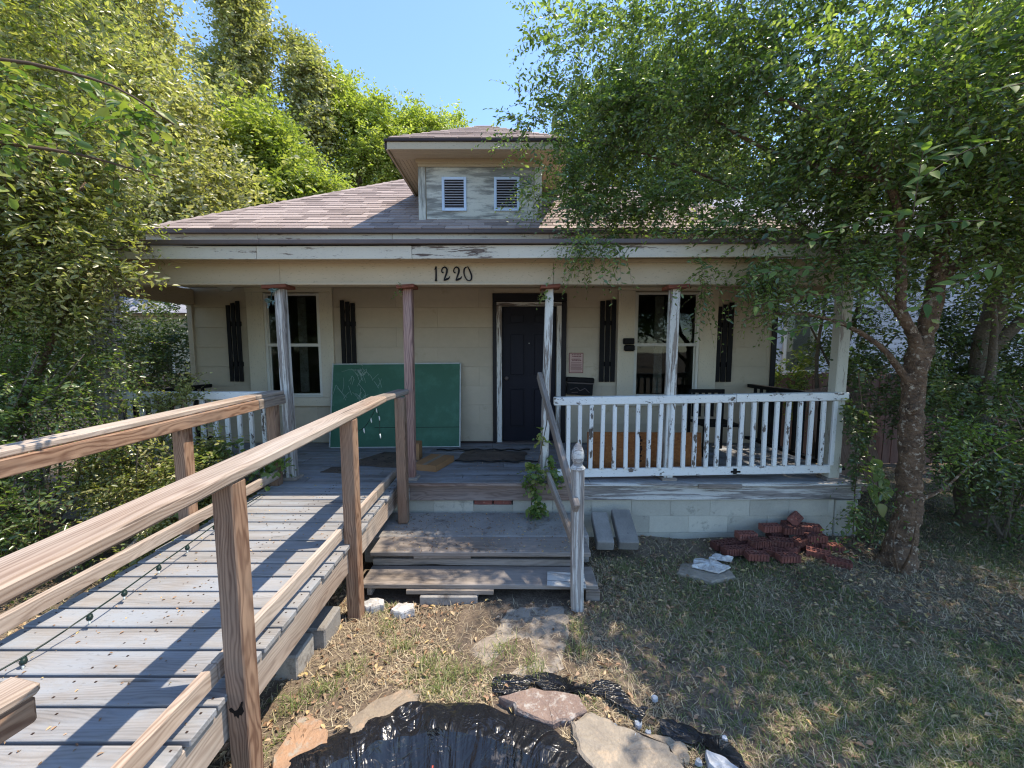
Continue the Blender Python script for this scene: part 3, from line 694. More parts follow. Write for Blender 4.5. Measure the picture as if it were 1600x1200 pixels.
for (vx0, vx1) in ((-.977, -.635), (-.25, .105)):
    v = node('vent', ((vx0+vx1)/2, DY0, 4.19), H)
    z0, z1 = 3.965, 4.42; f = .036
    box('frame', (vx0, vx0+f), (DY0-.02, DY0+.003), (z0, z1), 'vent_frame', v); box('frame', (vx1-f, vx1), (DY0-.02, DY0+.003), (z0, z1), 'vent_frame', v)
    box('frame', (vx0+f, vx1-f), (DY0-.02, DY0+.003), (z0, z0+f), 'vent_frame', v); box('frame', (vx0+f, vx1-f), (DY0-.02, DY0+.003), (z1-f, z1), 'vent_frame', v)
    box('back_panel', (vx0+.03, vx1-.03), (DY0-.0015, DY0+.0025), (z0+.03, z1-.03), 'black', v)
    for k in range(11):
        z = z0+f+.012+k*.0345
        beam('slat', (vx0+f, DY0-.010, z), (vx1-f, DY0-.010, z), .022, .005, 'vent_slat', v, bev=0, roll=.75)

# white porch railings, black side railings
def railing(xa, xb, za, zb, ba, bb, xs, y=4.235, label=None, mat='white_rail', name='porch_railing', split=None, bw=.042):
    r = node(name, ((xa+xb)/2, y, FZ), H)
    if label: r['label'] = label
    L = lambda x, p, q: p+(q-p)*(x-xa)/(xb-xa)
    sp = split or xb
    beam('top_rail', (xa, y, L(xa, *za)), (sp-.002, y, L(sp, *za)), .09, .085, mat, r, bev=.006)
    if split: beam('top_rail', (sp+.002, y, L(sp, *za)+.004), (xb, y, L(xb, *za)+.004), .09, .085, mat, r, bev=.006)
    beam('bottom_rail', (xa+.03, y, L(xa, *zb)), (xb, y, L(xb, *zb)), .04, .09, mat, r, bev=.005)
    for x in xs:
        j = R.uniform(-.010, .010)
        beam('baluster', (x+j, y-.022, L(x, *zb)+.045), (x, y-.022, L(x, *za)-.043), bw, .032, mat, r, (0, 1, 0), bev=.004)
    return r
XB = [.60+i*.1232 for i in range(24)]
railing(.445, 3.56, (1.49, 1.54), (.70, .755), 0, 0, XB, y=4.20, split=2.37)
railing(-4.20, -2.50, (1.545, 1.545), (.72, .72), 0, 0, [-4.1+i*.13 for i in range(12)], y=4.24)
for xx, s in ((3.66, 0), (-4.62, 1)):
    r = node('side_railing', (xx, 5, FZ), H)
    beam('top_rail', (xx, 4.3, 1.50), (xx-(.12 if not s else -.12), 5.88, 1.50), .085, .05, 'black', r)
    beam('bottom_rail', (xx, 4.3, .72), (xx-(.12 if not s else -.12), 5.88, .72), .085, .04, 'black', r)
    for k in range(12):
        y = 4.38+k*.125; x = xx-(y-4.3)/1.58*(.12 if not s else -.12)
        beam('baluster', (x, y, .74), (x, y, 1.475), .035, .035, 'black', r, (0, 1, 0))
multi('latch', [(2.36, 2.46, 4.172, 4.179, .715, .735), (2.385, 2.42, 4.170, 4.179, .70, .76)], 'black', H)

# house numbers 1220, cast in black
def strokes(name, lines, x0, z0, hgt_, parent, mat='black', y=4.168):
    V, F = [], []
    for ln in lines:
        P = [np.array((p[0], p[1])) for p in ln]; W_ = [p[2] for p in ln]; b = len(V)
        for i, p in enumerate(P):
            d = P[min(i+1, len(P)-1)]-P[max(i-1, 0)]; d = d/np.linalg.norm(d); nrm = np.array((-d[1], d[0]))
            for yy in (y, y-.012):
                for s in (-1, 1):
                    q = p+nrm*s*W_[i]/2; V.append((x0+q[0]*hgt_, yy, z0+q[1]*hgt_))
        for i in range(len(P)-1):
            a, c = b+i*4, b+(i+1)*4
            F += [(a+2, a+3, c+3, c+2), (a, c, c+1, a+1), (a, a+2, c+2, c), (a+1, c+1, c+3, a+3)]
        F += [(b, b+1, b+3, b+2), (b+4*(len(P)-1), b+4*(len(P)-1)+2, b+4*(len(P)-1)+3, b+4*(len(P)-1)+1)]
    return poly(name, V, F, mat, parent)
def spl(pts, n=6):
    out = []
    P = [np.array(p, float) for p in pts]
    for i in range(len(P)-1):
        p0, p1, p2, p3 = P[max(i-1, 0)], P[i], P[i+1], P[min(i+2, len(P)-1)]
        for k in range(n):
            t = k/n; out.append(.5*((2*p1)+(-p0+p2)*t+(2*p0-5*p1+4*p2-p3)*t*t+(-p0+3*p1-3*p2+p3)*t**3))
    return out+[P[-1]]
one = [spl([(.02, .80, .02), (.12, .98, .07), (.14, 1.0, .10)]), [(.135, 1., .09), (.13, .5, .10), (.12, .12, .11), (.10, .0, .13)], [(.02, .01, .03), (.2, .03, .03)]]
two = [spl([(.16, .62, .10), (.08, .60, .09), (.03, .72, .08), (.10, .90, .07), (.25, .98, .09), (.40, .86, .12), (.40, .62, .12), (.28, .30, .09), (.18, .04, .05)]), spl([(.18, .03, .05), (.38, .12, .13), (.54, .20, .09), (.62, .34, .02)])]
zero = [spl([(.22, 1.0, .05), (.05, .85, .10), (.03, .5, .10), (.18, .14, .09), (.38, .02, .07), (.54, .12, .10), (.56, .40, .11), (.42, .78, .10), (.28, 1.03, .05)])]
HN = node('house_number', (-.6, 4.17, 2.8), H)
for (g, x) in ((one, -.80), (two, -.728), (two, -.605), (zero, -.497)):
    strokes('digit', g, x, 2.742, .142, HN, y=4.1765)

# things fixed to the wall
nt_ = thing('notice', 'faded pink paper notice with a red border pasted on the wall beside the door', 'notice', (.95, 5.9, 1.83))
box('sheet', (.848, 1.058), (5.899, 5.9035), (1.685, 1.985), 'paper', nt_, bev=0)
pr = [(.848, 1.058, 5.8975, 5.899, 1.975, 1.985), (.848, 1.058, 5.8975, 5.899, 1.685, 1.695), (.848, .856, 5.8975, 5.899, 1.695, 1.975), (1.05, 1.058, 5.8975, 5.899, 1.695, 1.975)]
for k, z in enumerate([1.95, 1.925, 1.885, 1.865]):
    xx = .885+(k % 2)*.01
    while xx < 1.02:
        w = R.uniform(.008, .022); pr.append((xx, xx+w, 5.8975, 5.899, z, z+.013)); xx += w+.007
for z in (1.835, 1.815, 1.80, 1.785, 1.765, 1.748, 1.732, 1.712): pr.append((.868+R.uniform(0, .012), 1.04-R.uniform(0, .015), 5.8975, 5.899, z, z+.006))
multi('print', pr, 'ink', nt_)
mb = thing('mailbox', 'battered black wall mailbox hanging crooked under the pink notice', 'mailbox', (1.0, 5.9, 1.5))
MW = Matrix.Translation((1.0, 5.9, 1.5)) @ Matrix.Rotation(.05, 4, 'Y')
def at(parent, name, x, y, z, mat, bev=.004):
    o = box(name, x, y, z, mat, None, bev); W = MW @ WM[o]; o.parent = parent; WM[o] = W; o.matrix_basis = WM[parent].inverted() @ W; return o
at(mb, 'body', (-.19, .19), (-.11, -.001), (-.135, .05), 'black', .01); at(mb, 'lid', (-.20, .20), (-.125, -.001), (.053, .125), 'black', .01)
for (a, b) in (((-.14, -.06), (-.05, -.02)), ((-.05, -.02), (.0, -.07)), ((.0, -.07), (.07, -.03)), ((.07, -.03), (.14, -.09)), ((-.12, -.10), (-.03, -.09))):
    o = beam('scroll_relief', (a[0], -.112, a[1]), (b[0], -.112, b[1]), .006, .009, 'gutter', None); W = MW @ WM[o]; o.parent = mb; WM[o] = W; o.matrix_basis = WM[mb].inverted() @ W
at(mb, 'lip', (-.195, .195), (-.130, -.112), (.035, .052), 'gutter', .003)
lb = thing('porch_lantern', 'small black box lantern on the cream casing left of the right-hand window', 'lantern', (1.705, 5.86, 2.1))
box('hood', (1.625, 1.785), (5.80, 5.864), (2.11, 2.20), 'black', lb, .012); box('lens', (1.64, 1.79), (5.785, 5.864), (2.01, 2.105), 'black', lb, .02)

# chalkboard leaning on the wall
cb = thing('chalkboard', 'large green chalkboard with white scribbles leaning against the wall under the left window', 'chalkboard', (-1.68, 5.6, FZ))
ca, cbm = Vector((-1.68, 5.60, FZ+.005)), Vector((-1.70, 5.835, 1.835))
mz = (cbm-ca).normalized(); my = mz.cross(Vector((1, 0, 0))).normalized(); Hc = (cbm-ca).length
CW = Matrix((Vector((1, 0, 0)), -my, mz)).transposed().to_4x4(); CW = Matrix((Vector((1, 0, 0)), mz.cross(Vector((1, 0, 0))), mz)).transposed().to_4x4(); CW.translation = ca
def cpart(name, x, y, z, mat, bev=.002):
    o = box(name, x, y, z, mat, None, bev); W = CW @ WM[o]; o.parent = cb; WM[o] = W; o.matrix_basis = WM[cb].inverted() @ W; return o
cpart('board', (-.93, .93), (.0, .015), (.01, Hc-.01), 'chalk_green')
for (x, z) in (((-.945, -.928), (.0, Hc)), ((.928, .945), (.0, Hc)), ((-.928, .928), (Hc-.017, Hc)), ((-.928, .928), (0, .012))):
    cpart('frame', x, (-.006, .018), z, 'alu')
cpart('seam', (-.3, .928), (-.003, .0), (.285, .292), 'black', 0)
lines = []
R2 = random.Random(5)
def cl(pts, r=.0022): lines.append([(x, -.0005, z, r) for (x, z) in pts])
for (cx, cz, n, s) in ((-.50, 1.10, 9, .10), (-.66, 1.0, 8, .13), (-.50, .72, 10, .14), (-.75, .85, 5, .2), (-.3, .95, 5, .12), (-.62, .5, 5, .12)):
    for _ in range(n):
        a = R2.uniform(.8, 2.4); L = s*R2.uniform(.5, 1.3); x = cx+R2.gauss(0, .06); z = cz+R2.gauss(0, .05); k = R2.uniform(-.5, .5)
        cl([(x+math.cos(a+k*t)*L*(t-.5), z+math.sin(a+k*t)*L*(t-.5)) for t in (0, .25, .5, .75, 1)])
cl([(-.58+.05*math.sin(t*2.1)+.008*t, 1.09+.05*math.cos(t*2.4)) for t in np.arange(0, 14, .5)], .003)
cl([(-.80, 1.10), (-.70, 1.13), (-.5, 1.12)]); cl([(-.55, .93), (-.45, .80), (-.42, .62)], .003)
cl([(-.88, .9), (-.92, .75), (-.91, .6)])
o = tubes('chalk_scribble', lines, 'chalk', None, 4); W = CW @ WM[o]; o.parent = cb; o.matrix_basis = WM[cb].inverted() @ W; WM[o] = W

# cardboard on the porch floor
fb = thing('cardboard_box', 'flat brown cardboard box lying closed on the porch floor behind the step post', 'box', (-.95, 4.7, FZ))
q = [(-1.165, 4.54), (-.875, 4.46), (-.73, 4.90), (-1.03, 4.99)]
poly('carton', [(x, y, z) for z in (FZ+.004, FZ+.078) for (x, y) in q], [(3, 2, 1, 0), (4, 5, 6, 7), (0, 1, 5, 4), (1, 2, 6, 5), (2, 3, 7, 6), (3, 0, 4, 7)], 'carton', fb)
beam('tape', (-1.02, 4.50, FZ+.0785), (-.88, 4.945, FZ+.0785), .05, .0012, 'stone_tan', fb, bev=0)
ub = thing('cardboard_box', 'small brown cardboard box standing on end with dark stripes on its side', 'box', (-1.20, 5.0, FZ))
box('carton', (-1.31, -1.175), (4.93, 5.10), (FZ+.004, FZ+.225), 'carton', ub)
for k in range(4): beam('stripe', (-1.300, 4.928, FZ+.10+k*.03), (-1.27, 4.928, FZ+.125+k*.03), .002, .011, 'black', ub, bev=0)
def sheet(name, pts, z, mat, label, cat, amp=.008, sub=5):
    P = np.array(pts, float); c = P.mean(0); V = [(c[0], c[1], z+amp)]; n = len(P)
    fine = []
    for i in range(n):
        for k in range(sub):
            t = k/sub; p = P[i]*(1-t)+P[(i+1) % n]*t; p = c+(p-c)*(1+R.uniform(-.05, .05)); fine.append(p)
    m = len(fine)
    for s, dz in ((.5, amp*.6), (1, 0)):
        for p in fine: V.append((c[0]+(p[0]-c[0])*s, c[1]+(p[1]-c[1])*s, z+dz+R.uniform(0, amp)))
    for p in fine: V.append((c[0]+(p[0]-c[0])*.995, c[1]+(p[1]-c[1])*.995, z-.002))
    F = [(0, 1+i, 1+(i+1) % m) for i in range(m)]+[(1+i, 1+m+i, 1+m+(i+1) % m, 1+(i+1) % m) for i in range(m)]+[(1+m+i, 1+2*m+i, 1+2*m+(i+1) % m, 1+m+(i+1) % m) for i in range(m)]
    return tag(poly(name, V, F, mat), label, cat)
sheet('flattened_cardboard', [(-2.05, 4.75), (-1.25, 4.60), (-1.2, 5.25), (-1.75, 5.35)], FZ+.006, 'wet_carton', 'flattened dark rotting cardboard on the porch floor in front of the chalkboard', 'cardboard', .012)
sheet('flattened_cardboard', [(-.70, 4.95), (.15, 4.85), (.2, 5.35), (-.65, 5.45)], FZ+.006, 'wet_carton', 'stained cardboard sheet lying before the black door', 'cardboard', .012)
sheet('flattened_cardboard', [(-2.2, 4.45), (-1.95, 4.42), (-1.9, 4.62), (-2.15, 4.66)], FZ+.006, 'wet_carton', 'small torn scrap of cardboard by the left porch post', 'cardboard', .01)
tag(tubes('cable', [[(-1.05+i*.05, 5.42+.03*math.sin(i*1.3), FZ+.02, .010) for i in range(27)]], 'cable', None, 6), 'black wavy cable running along the floor nearest the door', 'cable')
tag(tubes('cable', [[(-.72+i*.05, 4.86+.025*math.sin(i*1.1+1), FZ+.02, .010) for i in range(22)]], 'cable', None, 6), 'black wavy cable lying in front of the stained cardboard sheet', 'cable')
ob = thing('strand_board', 'orange strand board panel standing behind the white railing', 'board', (1.5, 4.5, FZ))
beam('panel', (.87, 4.50, FZ+.235), (2.17, 4.46, FZ+.235), .012, .455, 'osb', ob, up=(0, .12, 1))
multi('brown_mark', [(1.42+R.uniform(-.01, .01), 1.475+R.uniform(-.015, .02), 4.462, 4.466, FZ+.08+k*.035, FZ+.08+k*.035+R.uniform(.015, .034)) for k in range(10)], 'mark', ob)
for (x, z, lab) in ((2.9, 1.1, 'black folding chair back behind the white balusters'),):
    fc = thing('folding_chair', 'black slatted patio chair standing in the right corner of the porch', 'chair', (2.75, 5.35, FZ))
    box('seat', (2.5, 3.0), (5.1, 5.55), (FZ+.40, FZ+.43), 'black', fc)
    for xx in (2.5, 2.965):
        box('leg', (xx, xx+.035), (5.1, 5.135), (FZ, FZ+.40), 'black', fc); box('leg', (xx, xx+.035), (5.56, 5.595), (FZ, FZ+.85), 'black', fc)
    for k in range(5): box('back_slat', (2.55+k*.09, 2.59+k*.09), (5.565, 5.585), (FZ+.46, FZ+.80), 'black', fc)
    box('back_rail', (2.535, 2.965), (5.56, 5.59), (FZ+.80, FZ+.85), 'black', fc)

# ------------------------------------------------------------------ steps, landing, newel, handrails
tag(box('concrete_landing', (-1.40, .73), (3.60, 4.145), (.02, .285), 'concrete', None, .012), 'gritty concrete landing slab below the porch edge', 'landing')
for (xa, xb, ya, yb, za, zb, nm, lab, mt) in ():
    pass
ST = thing('wooden_steps', 'worn grey plank steps leading up to the concrete landing', 'steps', (-.28, 3.3, 0))
beam('tread', (-1.235, 3.445, .268), (.685, 3.445, .262), .29, .042, 'step', ST, bev=.006)
beam('tread', (-1.235, 3.215, .118), (.70, 3.205, .112), .28, .042, 'step', ST, bev=.006)
beam('riser', (-1.23, 3.375, .168), (.56, 3.365, .163), .036, .058, 'step', ST)
beam('shim', (-.86, 3.36, .235), (-.36, 3.36, .235), .09, .032, 'step', ST)
beam('shim', (-.86, 3.10, .078), (-.15, 3.095, .077), .09, .036, 'step', ST)
for xx in (-1.20, -.45, .60): box('stringer', (xx, xx+.04), (3.12, 3.59), (.01, .09), 'step', ST); box('stringer', (xx, xx+.04), (3.40, 3.59), (.092, .24), 'step', ST)
box('end_block', (.60, .715), (3.06, 3.12), (.0, .088), 'step', ST)
tag(box('concrete_block', (-.745, -.28), (3.03, 3.2), (-.02, .056), 'concrete', None, .006), 'rough concrete block propping up the lowest wooden tread', 'block')
tag(beam('fallen_board', (.29, 3.13, .150), (.60, 3.10, .149), .20, .012, 'white_worn'), 'short pale board lying on the right end of the lowest tread', 'board')
NP = thing('newel_post', 'weathered white newel post with carved acorn top beside the steps', 'post', (.51, 2.98, 0))
beam('shaft', (.515, 2.985, -.05), (.505, 2.985, 1.13), .092, .092, 'white_worn', NP, (0, 1, 0), bev=.008)
prof = [(0, .060), (.01, .060), (.03, .040), (.05, .034), (.06, .044), (.07, .046), (.10, .050), (.135, .046), (.17, .034), (.195, .018), (.205, .004)]
tubes('finial', [[(.505, 2.985, 1.125+z, r) for (z, r) in prof]], 'white_worn', NP, 12)
SR = thing('step_handrail', 'splintered grey wooden handrails slanting down from the porch to the newel post', 'handrail', (.4, 3.5, .7))
beam('upper_rail', (.285, 4.16, 1.77), (.487, 2.90, .84), .045, .088, 'step', SR, bev=.006)
beam('lower_rail', (.375, 4.17, .72), (.475, 3.02, .56), .04, .088, 'step', SR, bev=.006)

# ------------------------------------------------------------------ the ramp
RP = thing('wooden_ramp', 'long grey-decked wooden access ramp with tan timber rails rising to the porch', 'ramp', (-1.9, 2.4, 0))
dzr = lambda y: FZ+.012-.036*(4.1-y)
xl = lambda y: -2.50-.055*(4.1-y)
xr = lambda y: -1.25+.024*(y-1.6)
y = 4.10; i = 0
while y > .15:
    yc = y-.072; z = dzr(yc)-.016
    a = (xl(yc)+R.uniform(-.02, .015), yc+R.uniform(-.002, .002), z+R.uniform(-.002, .002)); b = (xr(yc)+R.uniform(-.006, .014), yc+R.uniform(-.002, .002), z+R.uniform(-.002, .002))
    beam('deck_board', a, b, .1405, .032, 'deck', RP, bev=.004)
    y -= .1505
scr = []
for yk in range(26):
    yc = 4.028-.1505*yk
    if yc < .3: break
    for x in (xl(yc)+.05, xl(yc)+.66, xr(yc)-.62, xr(yc)-.03):
        for dy in (-.04, .04):
            xx, yy_ = x+R.uniform(-.006, .006), yc+dy+R.uniform(-.006, .006); scr.append((xx-.004, xx+.004, yy_-.004, yy_+.004, dzr(yc)-.006, dzr(yc)+.0022))
tag(multi('screws', scr, 'darktrim', RP), kind='stuff')
def rampbeam(name, x0, y0, x1, y1, dz, w, h, mat):
    return beam(name, (x0, y0, dzr(y0)+dz), (x1, y1, dzr(y1)+dz), w, h, mat, RP, bev=.006)
for (ya, yb) in ((.1, 1.64), (1.645, 2.88), (2.884, 4.1)):
    rampbeam('rim_joist', xr(ya)-.022, ya, xr(yb)-.022, yb, -.13, .036, .19, 'rail_wood')
rampbeam('rim_joist', xl(.1)+.03, .1, xl(4)+.03, 4, -.13, .036, .19, 'ramp_wood')
for yy in (1.0, 2.2, 3.4): beam('joist', (xl(yy)+.06, yy, dzr(yy)-.12), (xr(yy)-.045, yy, dzr(yy)-.12), .04, .14, 'ramp_wood', RP)
# right posts, slightly skewed as in life
for (x, y, w, mt, g) in ((-1.10, 3.90, .095, 'ramp_wood', .29), (-1.198, 2.885, .098, 'ramp_wood', 0), (-1.20, 1.645, .090, 'ramp_wood', 0), (-1.21, .45, .09, 'ramp_wood', 0)):
    beam('rail_post', (x, y, g-.05 if g == 0 else g), (x-.006, y, dzr(y)+.935), w, w, mt, RP, (0, 1, 0), bev=.006)
for (x, y) in ((-2.455, 4.03), (-2.555, 3.03), (-2.63, 1.75), (-2.69, .5)):
    beam('rail_post', (x, y, -.05), (x, y, dzr(y)+.91), .092, .092, 'ramp_wood', RP, (0, 1, 0), bev=.006)
beam('handrail', (-1.235, .1, dzr(.1)+.963), (-1.225, 3.62, dzr(3.62)+.963), .15, .056, 'rail_wood', RP, bev=.012)
beam('handrail', (-1.2248, 3.623, dzr(3.623)+.961), (-1.135, 4.12, dzr(4.1)+.961), .13, .05, 'step', RP, bev=.01)
beam('handrail', (xl(.1)-.04, .1, dzr(.1)+.955), (xl(3.75)+.02, 3.75, dzr(3.75)+.955), .14, .040, 'rail_wood', RP, bev=.008)
beam('handrail', (xl(3.752)+.02, 3.752, dzr(3.752)+.955), (xl(4.1)+.06, 4.12, dzr(4.1)+.955), .14, .040, 'step', RP, bev=.008)
beam('rail_face', (xl(.1)+.03, .1, dzr(.1)+.886), (xl(3.75)+.095, 3.75, dzr(3.75)+.886), .036, .094, 'ramp_wood', RP, bev=.006)
beam('rail_face', (xl(3.752)+.095, 3.752, dzr(3.752)+.886), (xl(4.1)+.12, 4.12, dzr(4.1)+.886), .036, .094, 'step', RP, bev=.006)
for (ya, yb, mt) in ((.1, 1.62, 'rail_wood'), (1.623, 3.55, 'rail_wood'), (3.553, 4.1, 'step')):
    beam('low_rail', (xr(ya)-.055, ya, dzr(ya)+.085), (xr(yb)-.055, yb, dzr(yb)+.085), .038, .09, mt, RP, bev=.005)
beam('low_rail', (xl(.1)+.08, .1, dzr(.1)+.12), (xl(4)+.08, 4.0, dzr(4)+.12), .038, .088, 'rail_wood', RP, bev=.005)
SB = thing('handrail_end', 'square-cut weathered end of a lower timber handrail over the ramp deck', 'handrail', (-1.62, 1.0, .95))
beam('rail', (-1.74, .55, .955), (-1.60, 1.22, .945), .13, .042, 'rail_wood', SB, bev=.012)
beam('rail_face', (-1.70, .55, .886), (-1.565, 1.20, .878), .036, .088, 'ramp_wood', SB, bev=.008)
beam('post', (-1.78, .56, .45), (-1.78, .56, .93), .09, .09, 'ramp_wood', SB, (0, 1, 0))

kp = [(-1.236, .478), (-1.224, .486), (-1.212, .470), (-1.200, .474), (-1.190, .488), (-1.180, .512), (-1.172, .515), (-1.176, .490), (-1.170, .468), (-1.182, .448), (-1.190, .452), (-1.197, .434), (-1.206, .448), (-1.212, .440), (-1.216, .458), (-1.230, .466)]
poly('burnt_knot', [(x, yy, z) for yy in (1.5985, 1.601) for (x, z) in kp], [tuple(range(15, -1, -1))]+[(i, (i+1) % 16, 16+(i+1) % 16, 16+i) for i in range(16)], 'black', RP)
tag(box('plastic_scrap', (-2.80, -2.66), (1.86, 1.93), (.50, .52), 'red_plastic', None, .004), 'coral red plastic scrap at the left edge beside the ramp deck', 'scrap')
# string of fairy lights along the ramp
SL = thing('string_lights', 'dark green string of fairy lights draped along the left side of the ramp deck', 'lights', (-2.3, 2.6, .6))
pts = [(-2.38, 3.7, .66), (-2.36, 3.25, .66), (-2.33, 3.0, .67), (-2.30, 2.7, .66), (-2.28, 2.45, .655), (-2.26, 2.2, .645), (-2.25, 2.0, .64), (-2.3, 1.75, .60), (-2.42, 1.4, .57)]
tubes('wire', [refine([(x, y, z, .0045) for (x, y, z) in pts], 4, 0)], 'wire', SL, 5)
for (x, y, z) in pts[1:8]:
    tubes('socket', [[(x, y, z-.004, .009), (x+.006, y-.01, z-.018, .015), (x+.01, y-.015, z-.03, .010)]], 'wire', SL, 6)
    tubes('bulb', [[(x+.010, y-.015, z-.029, .005), (x+.014, y-.02, z-.042, .005), (x+.016, y-.022, z-.048, .001)]], 'bulb', SL, 6)
SL2 = thing('string_lights', 'pale string of unlit fairy lights hanging under the right ramp rail before the chalkboard', 'lights', (-1.2, 3.4, 1.3))
pts = [(-1.27, 2.95, 1.49), (-1.28, 3.15, 1.38), (-1.27, 3.35, 1.37), (-1.26, 3.5, 1.43), (-1.25, 3.62, 1.50), (-1.24, 3.66, 1.42), (-1.24, 3.67, 1.25)]
tubes('wire', [refine([(x, y, z, .003) for (x, y, z) in pts], 4, 0)], 'wire', SL2, 5)
for (x, y, z) in pts[1:]:
    tubes('bulb', [[(x, y, z, .006), (x+.004, y, z-.03, .006), (x+.006, y, z-.045, .002)]], 'bulb', SL2, 6)
tag(tubes('garland', [refine([(-2.46, 4.17, 2.66, .006), (-2.48, 4.15, 2.58, .006), (-2.46, 4.14, 2.48, .004)], 3, 0)], 'wire', None, 5), 'pale blue-green artificial garland hanging from the cap of the white post', 'garland')
GL = [o for o in C.objects if o.name == 'garland'][0]
foliage('leaves', [((-2.47, 4.15, 2.58), (.035, .03, .11), 26)], 'leaf_fake', GL, .035, 6, (.02, .05), .2, .5, twigs=False)

# ------------------------------------------------------------------ loose things on the ground
for (xa, xb, ya, h, dx, lab) in ((.82, .985, 3.80, .30, .02, 'left one of two grey concrete pavers leaning on the foundation'), (1.035, 1.225, 3.80, .335, .015, 'right, taller one of two grey concrete pavers leaning on the foundation')):
    o = beam('paver', ((xa+xb)/2, ya-.12, .145), ((xa+xb)/2+dx, ya+.27, h-.02), xb-xa, .11, 'paver', None, bev=.008); tag(o, lab, 'paver', 'pavers leaning by the steps')
# cored bricks
def brick_mesh():
    L, w, h = .195, .088, .066; xs = [-L/2]; n = 5; c = .019
    bm = bmesh.new()
    gxs = [-L/2]
    for k in range(n):
        m = -L/2+L*(k+.5)/n; gxs += [m-c/2-.003, m+c/2+.003]
    gxs.append(L/2); gys = [-w/2, -w/2+.016, -.005, .005, w/2-.016, w/2]
    top, V, F = {}, [], []
    for z in (h/2, -h/2):
        for j, yv in enumerate(gys):
            for i, xv in enumerate(gxs): top[(i, j, z)] = len(V); V.append((xv, yv, z))
    NX, NY = len(gxs), len(gys)
    hole = lambda i, j: i % 2 == 1 and j in (1, 3)
    for j in range(NY-1):
        for i in range(NX-1):
            a = [top[(i, j, h/2)], top[(i+1, j, h/2)], top[(i+1, j+1, h/2)], top[(i, j+1, h/2)]]
            b = [top[(i, j, -h/2)], top[(i+1, j, -h/2)], top[(i+1, j+1, -h/2)], top[(i, j+1, -h/2)]]
            if not hole(i, j): F.append(a); F.append(b[::-1])
            else:
                for k in range(4): F.append([a[k], b[k], b[(k+1) % 4], a[(k+1) % 4]][::-1])
    for i in range(NX-1):
        F.append([top[(i, 0, -h/2)], top[(i+1, 0, -h/2)], top[(i+1, 0, h/2)], top[(i, 0, h/2)]]); F.append([top[(i, NY-1, h/2)], top[(i+1, NY-1, h/2)], top[(i+1, NY-1, -h/2)], top[(i, NY-1, -h/2)]])
    for j in range(NY-1):
        F.append([top[(0, j, h/2)], top[(0, j+1, h/2)], top[(0, j+1, -h/2)], top[(0, j, -h/2)]]); F.append([top[(NX-1, j, -h/2)], top[(NX-1, j+1, -h/2)], top[(NX-1, j+1, h/2)], top[(NX-1, j, h/2)]])
    for sy in (-1, 1):                                 # scored long faces: ribs between the grooves
        for k in range(7):
            xa, xb = -L/2+.003+k*L/7, -L/2+(k+1)*L/7-.009; b = len(V); y0, y1 = sy*w/2, sy*(w/2+.007)
            V += [(xa, y0, -h/2+.002), (xb, y0, -h/2+.002), (xb, y0, h/2-.002), (xa, y0, h/2-.002), (xa, y1, -h/2+.002), (xb, y1, -h/2+.002), (xb, y1, h/2-.002), (xa, y1, h/2-.002)]
            F += [[b+i for i in f] for f in ((4, 5, 6, 7), (0, 1, 5, 4), (1, 2, 6, 5), (2, 3, 7, 6), (3, 0, 4, 7))]
    me = bpy.data.meshes.new('brick'); me.from_pydata(V, [], F); me.materials.append(M['brick']); return me
BM = brick_mesh()
# (x, y, z, yaw, tilt x, label)
PI = 0  # the scored bricks lie flat, their ribbed faces to the front
bricks = [
 (2.16, 3.93, .03, .25, 0, 'cored red brick at the far left of the pile'), (2.20, 3.80, .035, .15, PI/2, 'cored red brick on edge at the front left of the pile'),
 (2.38, 3.70, .035, -.08, PI/2, 'brick on edge with its grooved face to the front, left front of the pile'), (2.40, 3.84, .03, .3, 0, 'flat cored brick behind the grooved front brick'),
 (2.36, 3.97, .03, .05, 0, 'flat brick against the wall, second from the left of the pile'), (2.60, 3.78, .03, -.5, .15, 'flat cored brick in the middle of the lowest layer'),
 (2.66, 3.66, .04, .04, PI/2, 'smooth-faced purplish brick on edge at the front middle of the pile'), (2.60, 3.95, .03, .1, 0, 'flat brick near the wall in the middle of the pile'),
 (2.84, 3.85, .03, .7, 0, 'cored brick turned askew right of the middle'), (2.82, 4.0, .03, .0, 0, 'flat brick near the wall below the raised pair'),
 (3.02, 3.75, .03, -.6, .1, 'brick tipped forward in the right half of the pile'), (3.06, 3.93, .03, .2, 0, 'flat brick near the wall in the right half of the pile'),
 (3.08, 3.58, .03, -.55, 0, 'loose orange-red brick with round cores lying in front at the right'), (3.25, 3.88, .03, -.3, 0, 'brick at the far right bottom of the pile'),
 (2.44, 3.98, .105, .02, PI/2, 'upright grooved brick on top of the left half'), (2.50, 3.85, .09, .2, 0, 'second-layer cored brick left of the middle'), (2.72, 3.86, .09, -.25, .1, 'second-layer cored brick in the middle, its long holes showing'),
 (2.80, 4.03, .09, .05, 0, 'second-layer brick against the wall under the top pair'), (2.92, 3.88, .09, .5, .1, 'second-layer brick slanting down to the right'), (3.12, 3.93, .105, -.15, PI/2, 'grooved brick on edge on the right shoulder of the pile'),
 (2.72, 4.03, .165, .05, PI/2, 'left one of the two bright grooved bricks on top of the pile'), (2.91, 3.98, .165, -.08, PI/2, 'right one of the two bright grooved bricks on top of the pile'),
 (3.00, 4.10, .16, .1, .2, 'brick behind the top pair, touching the wall'), (3.03, 4.10, .235, .75, .7, 'half brick standing on its corner at the very top of the pile'), (3.16, 4.06, .15, -.3, .1, 'brick sloping down the right side near the wall')]
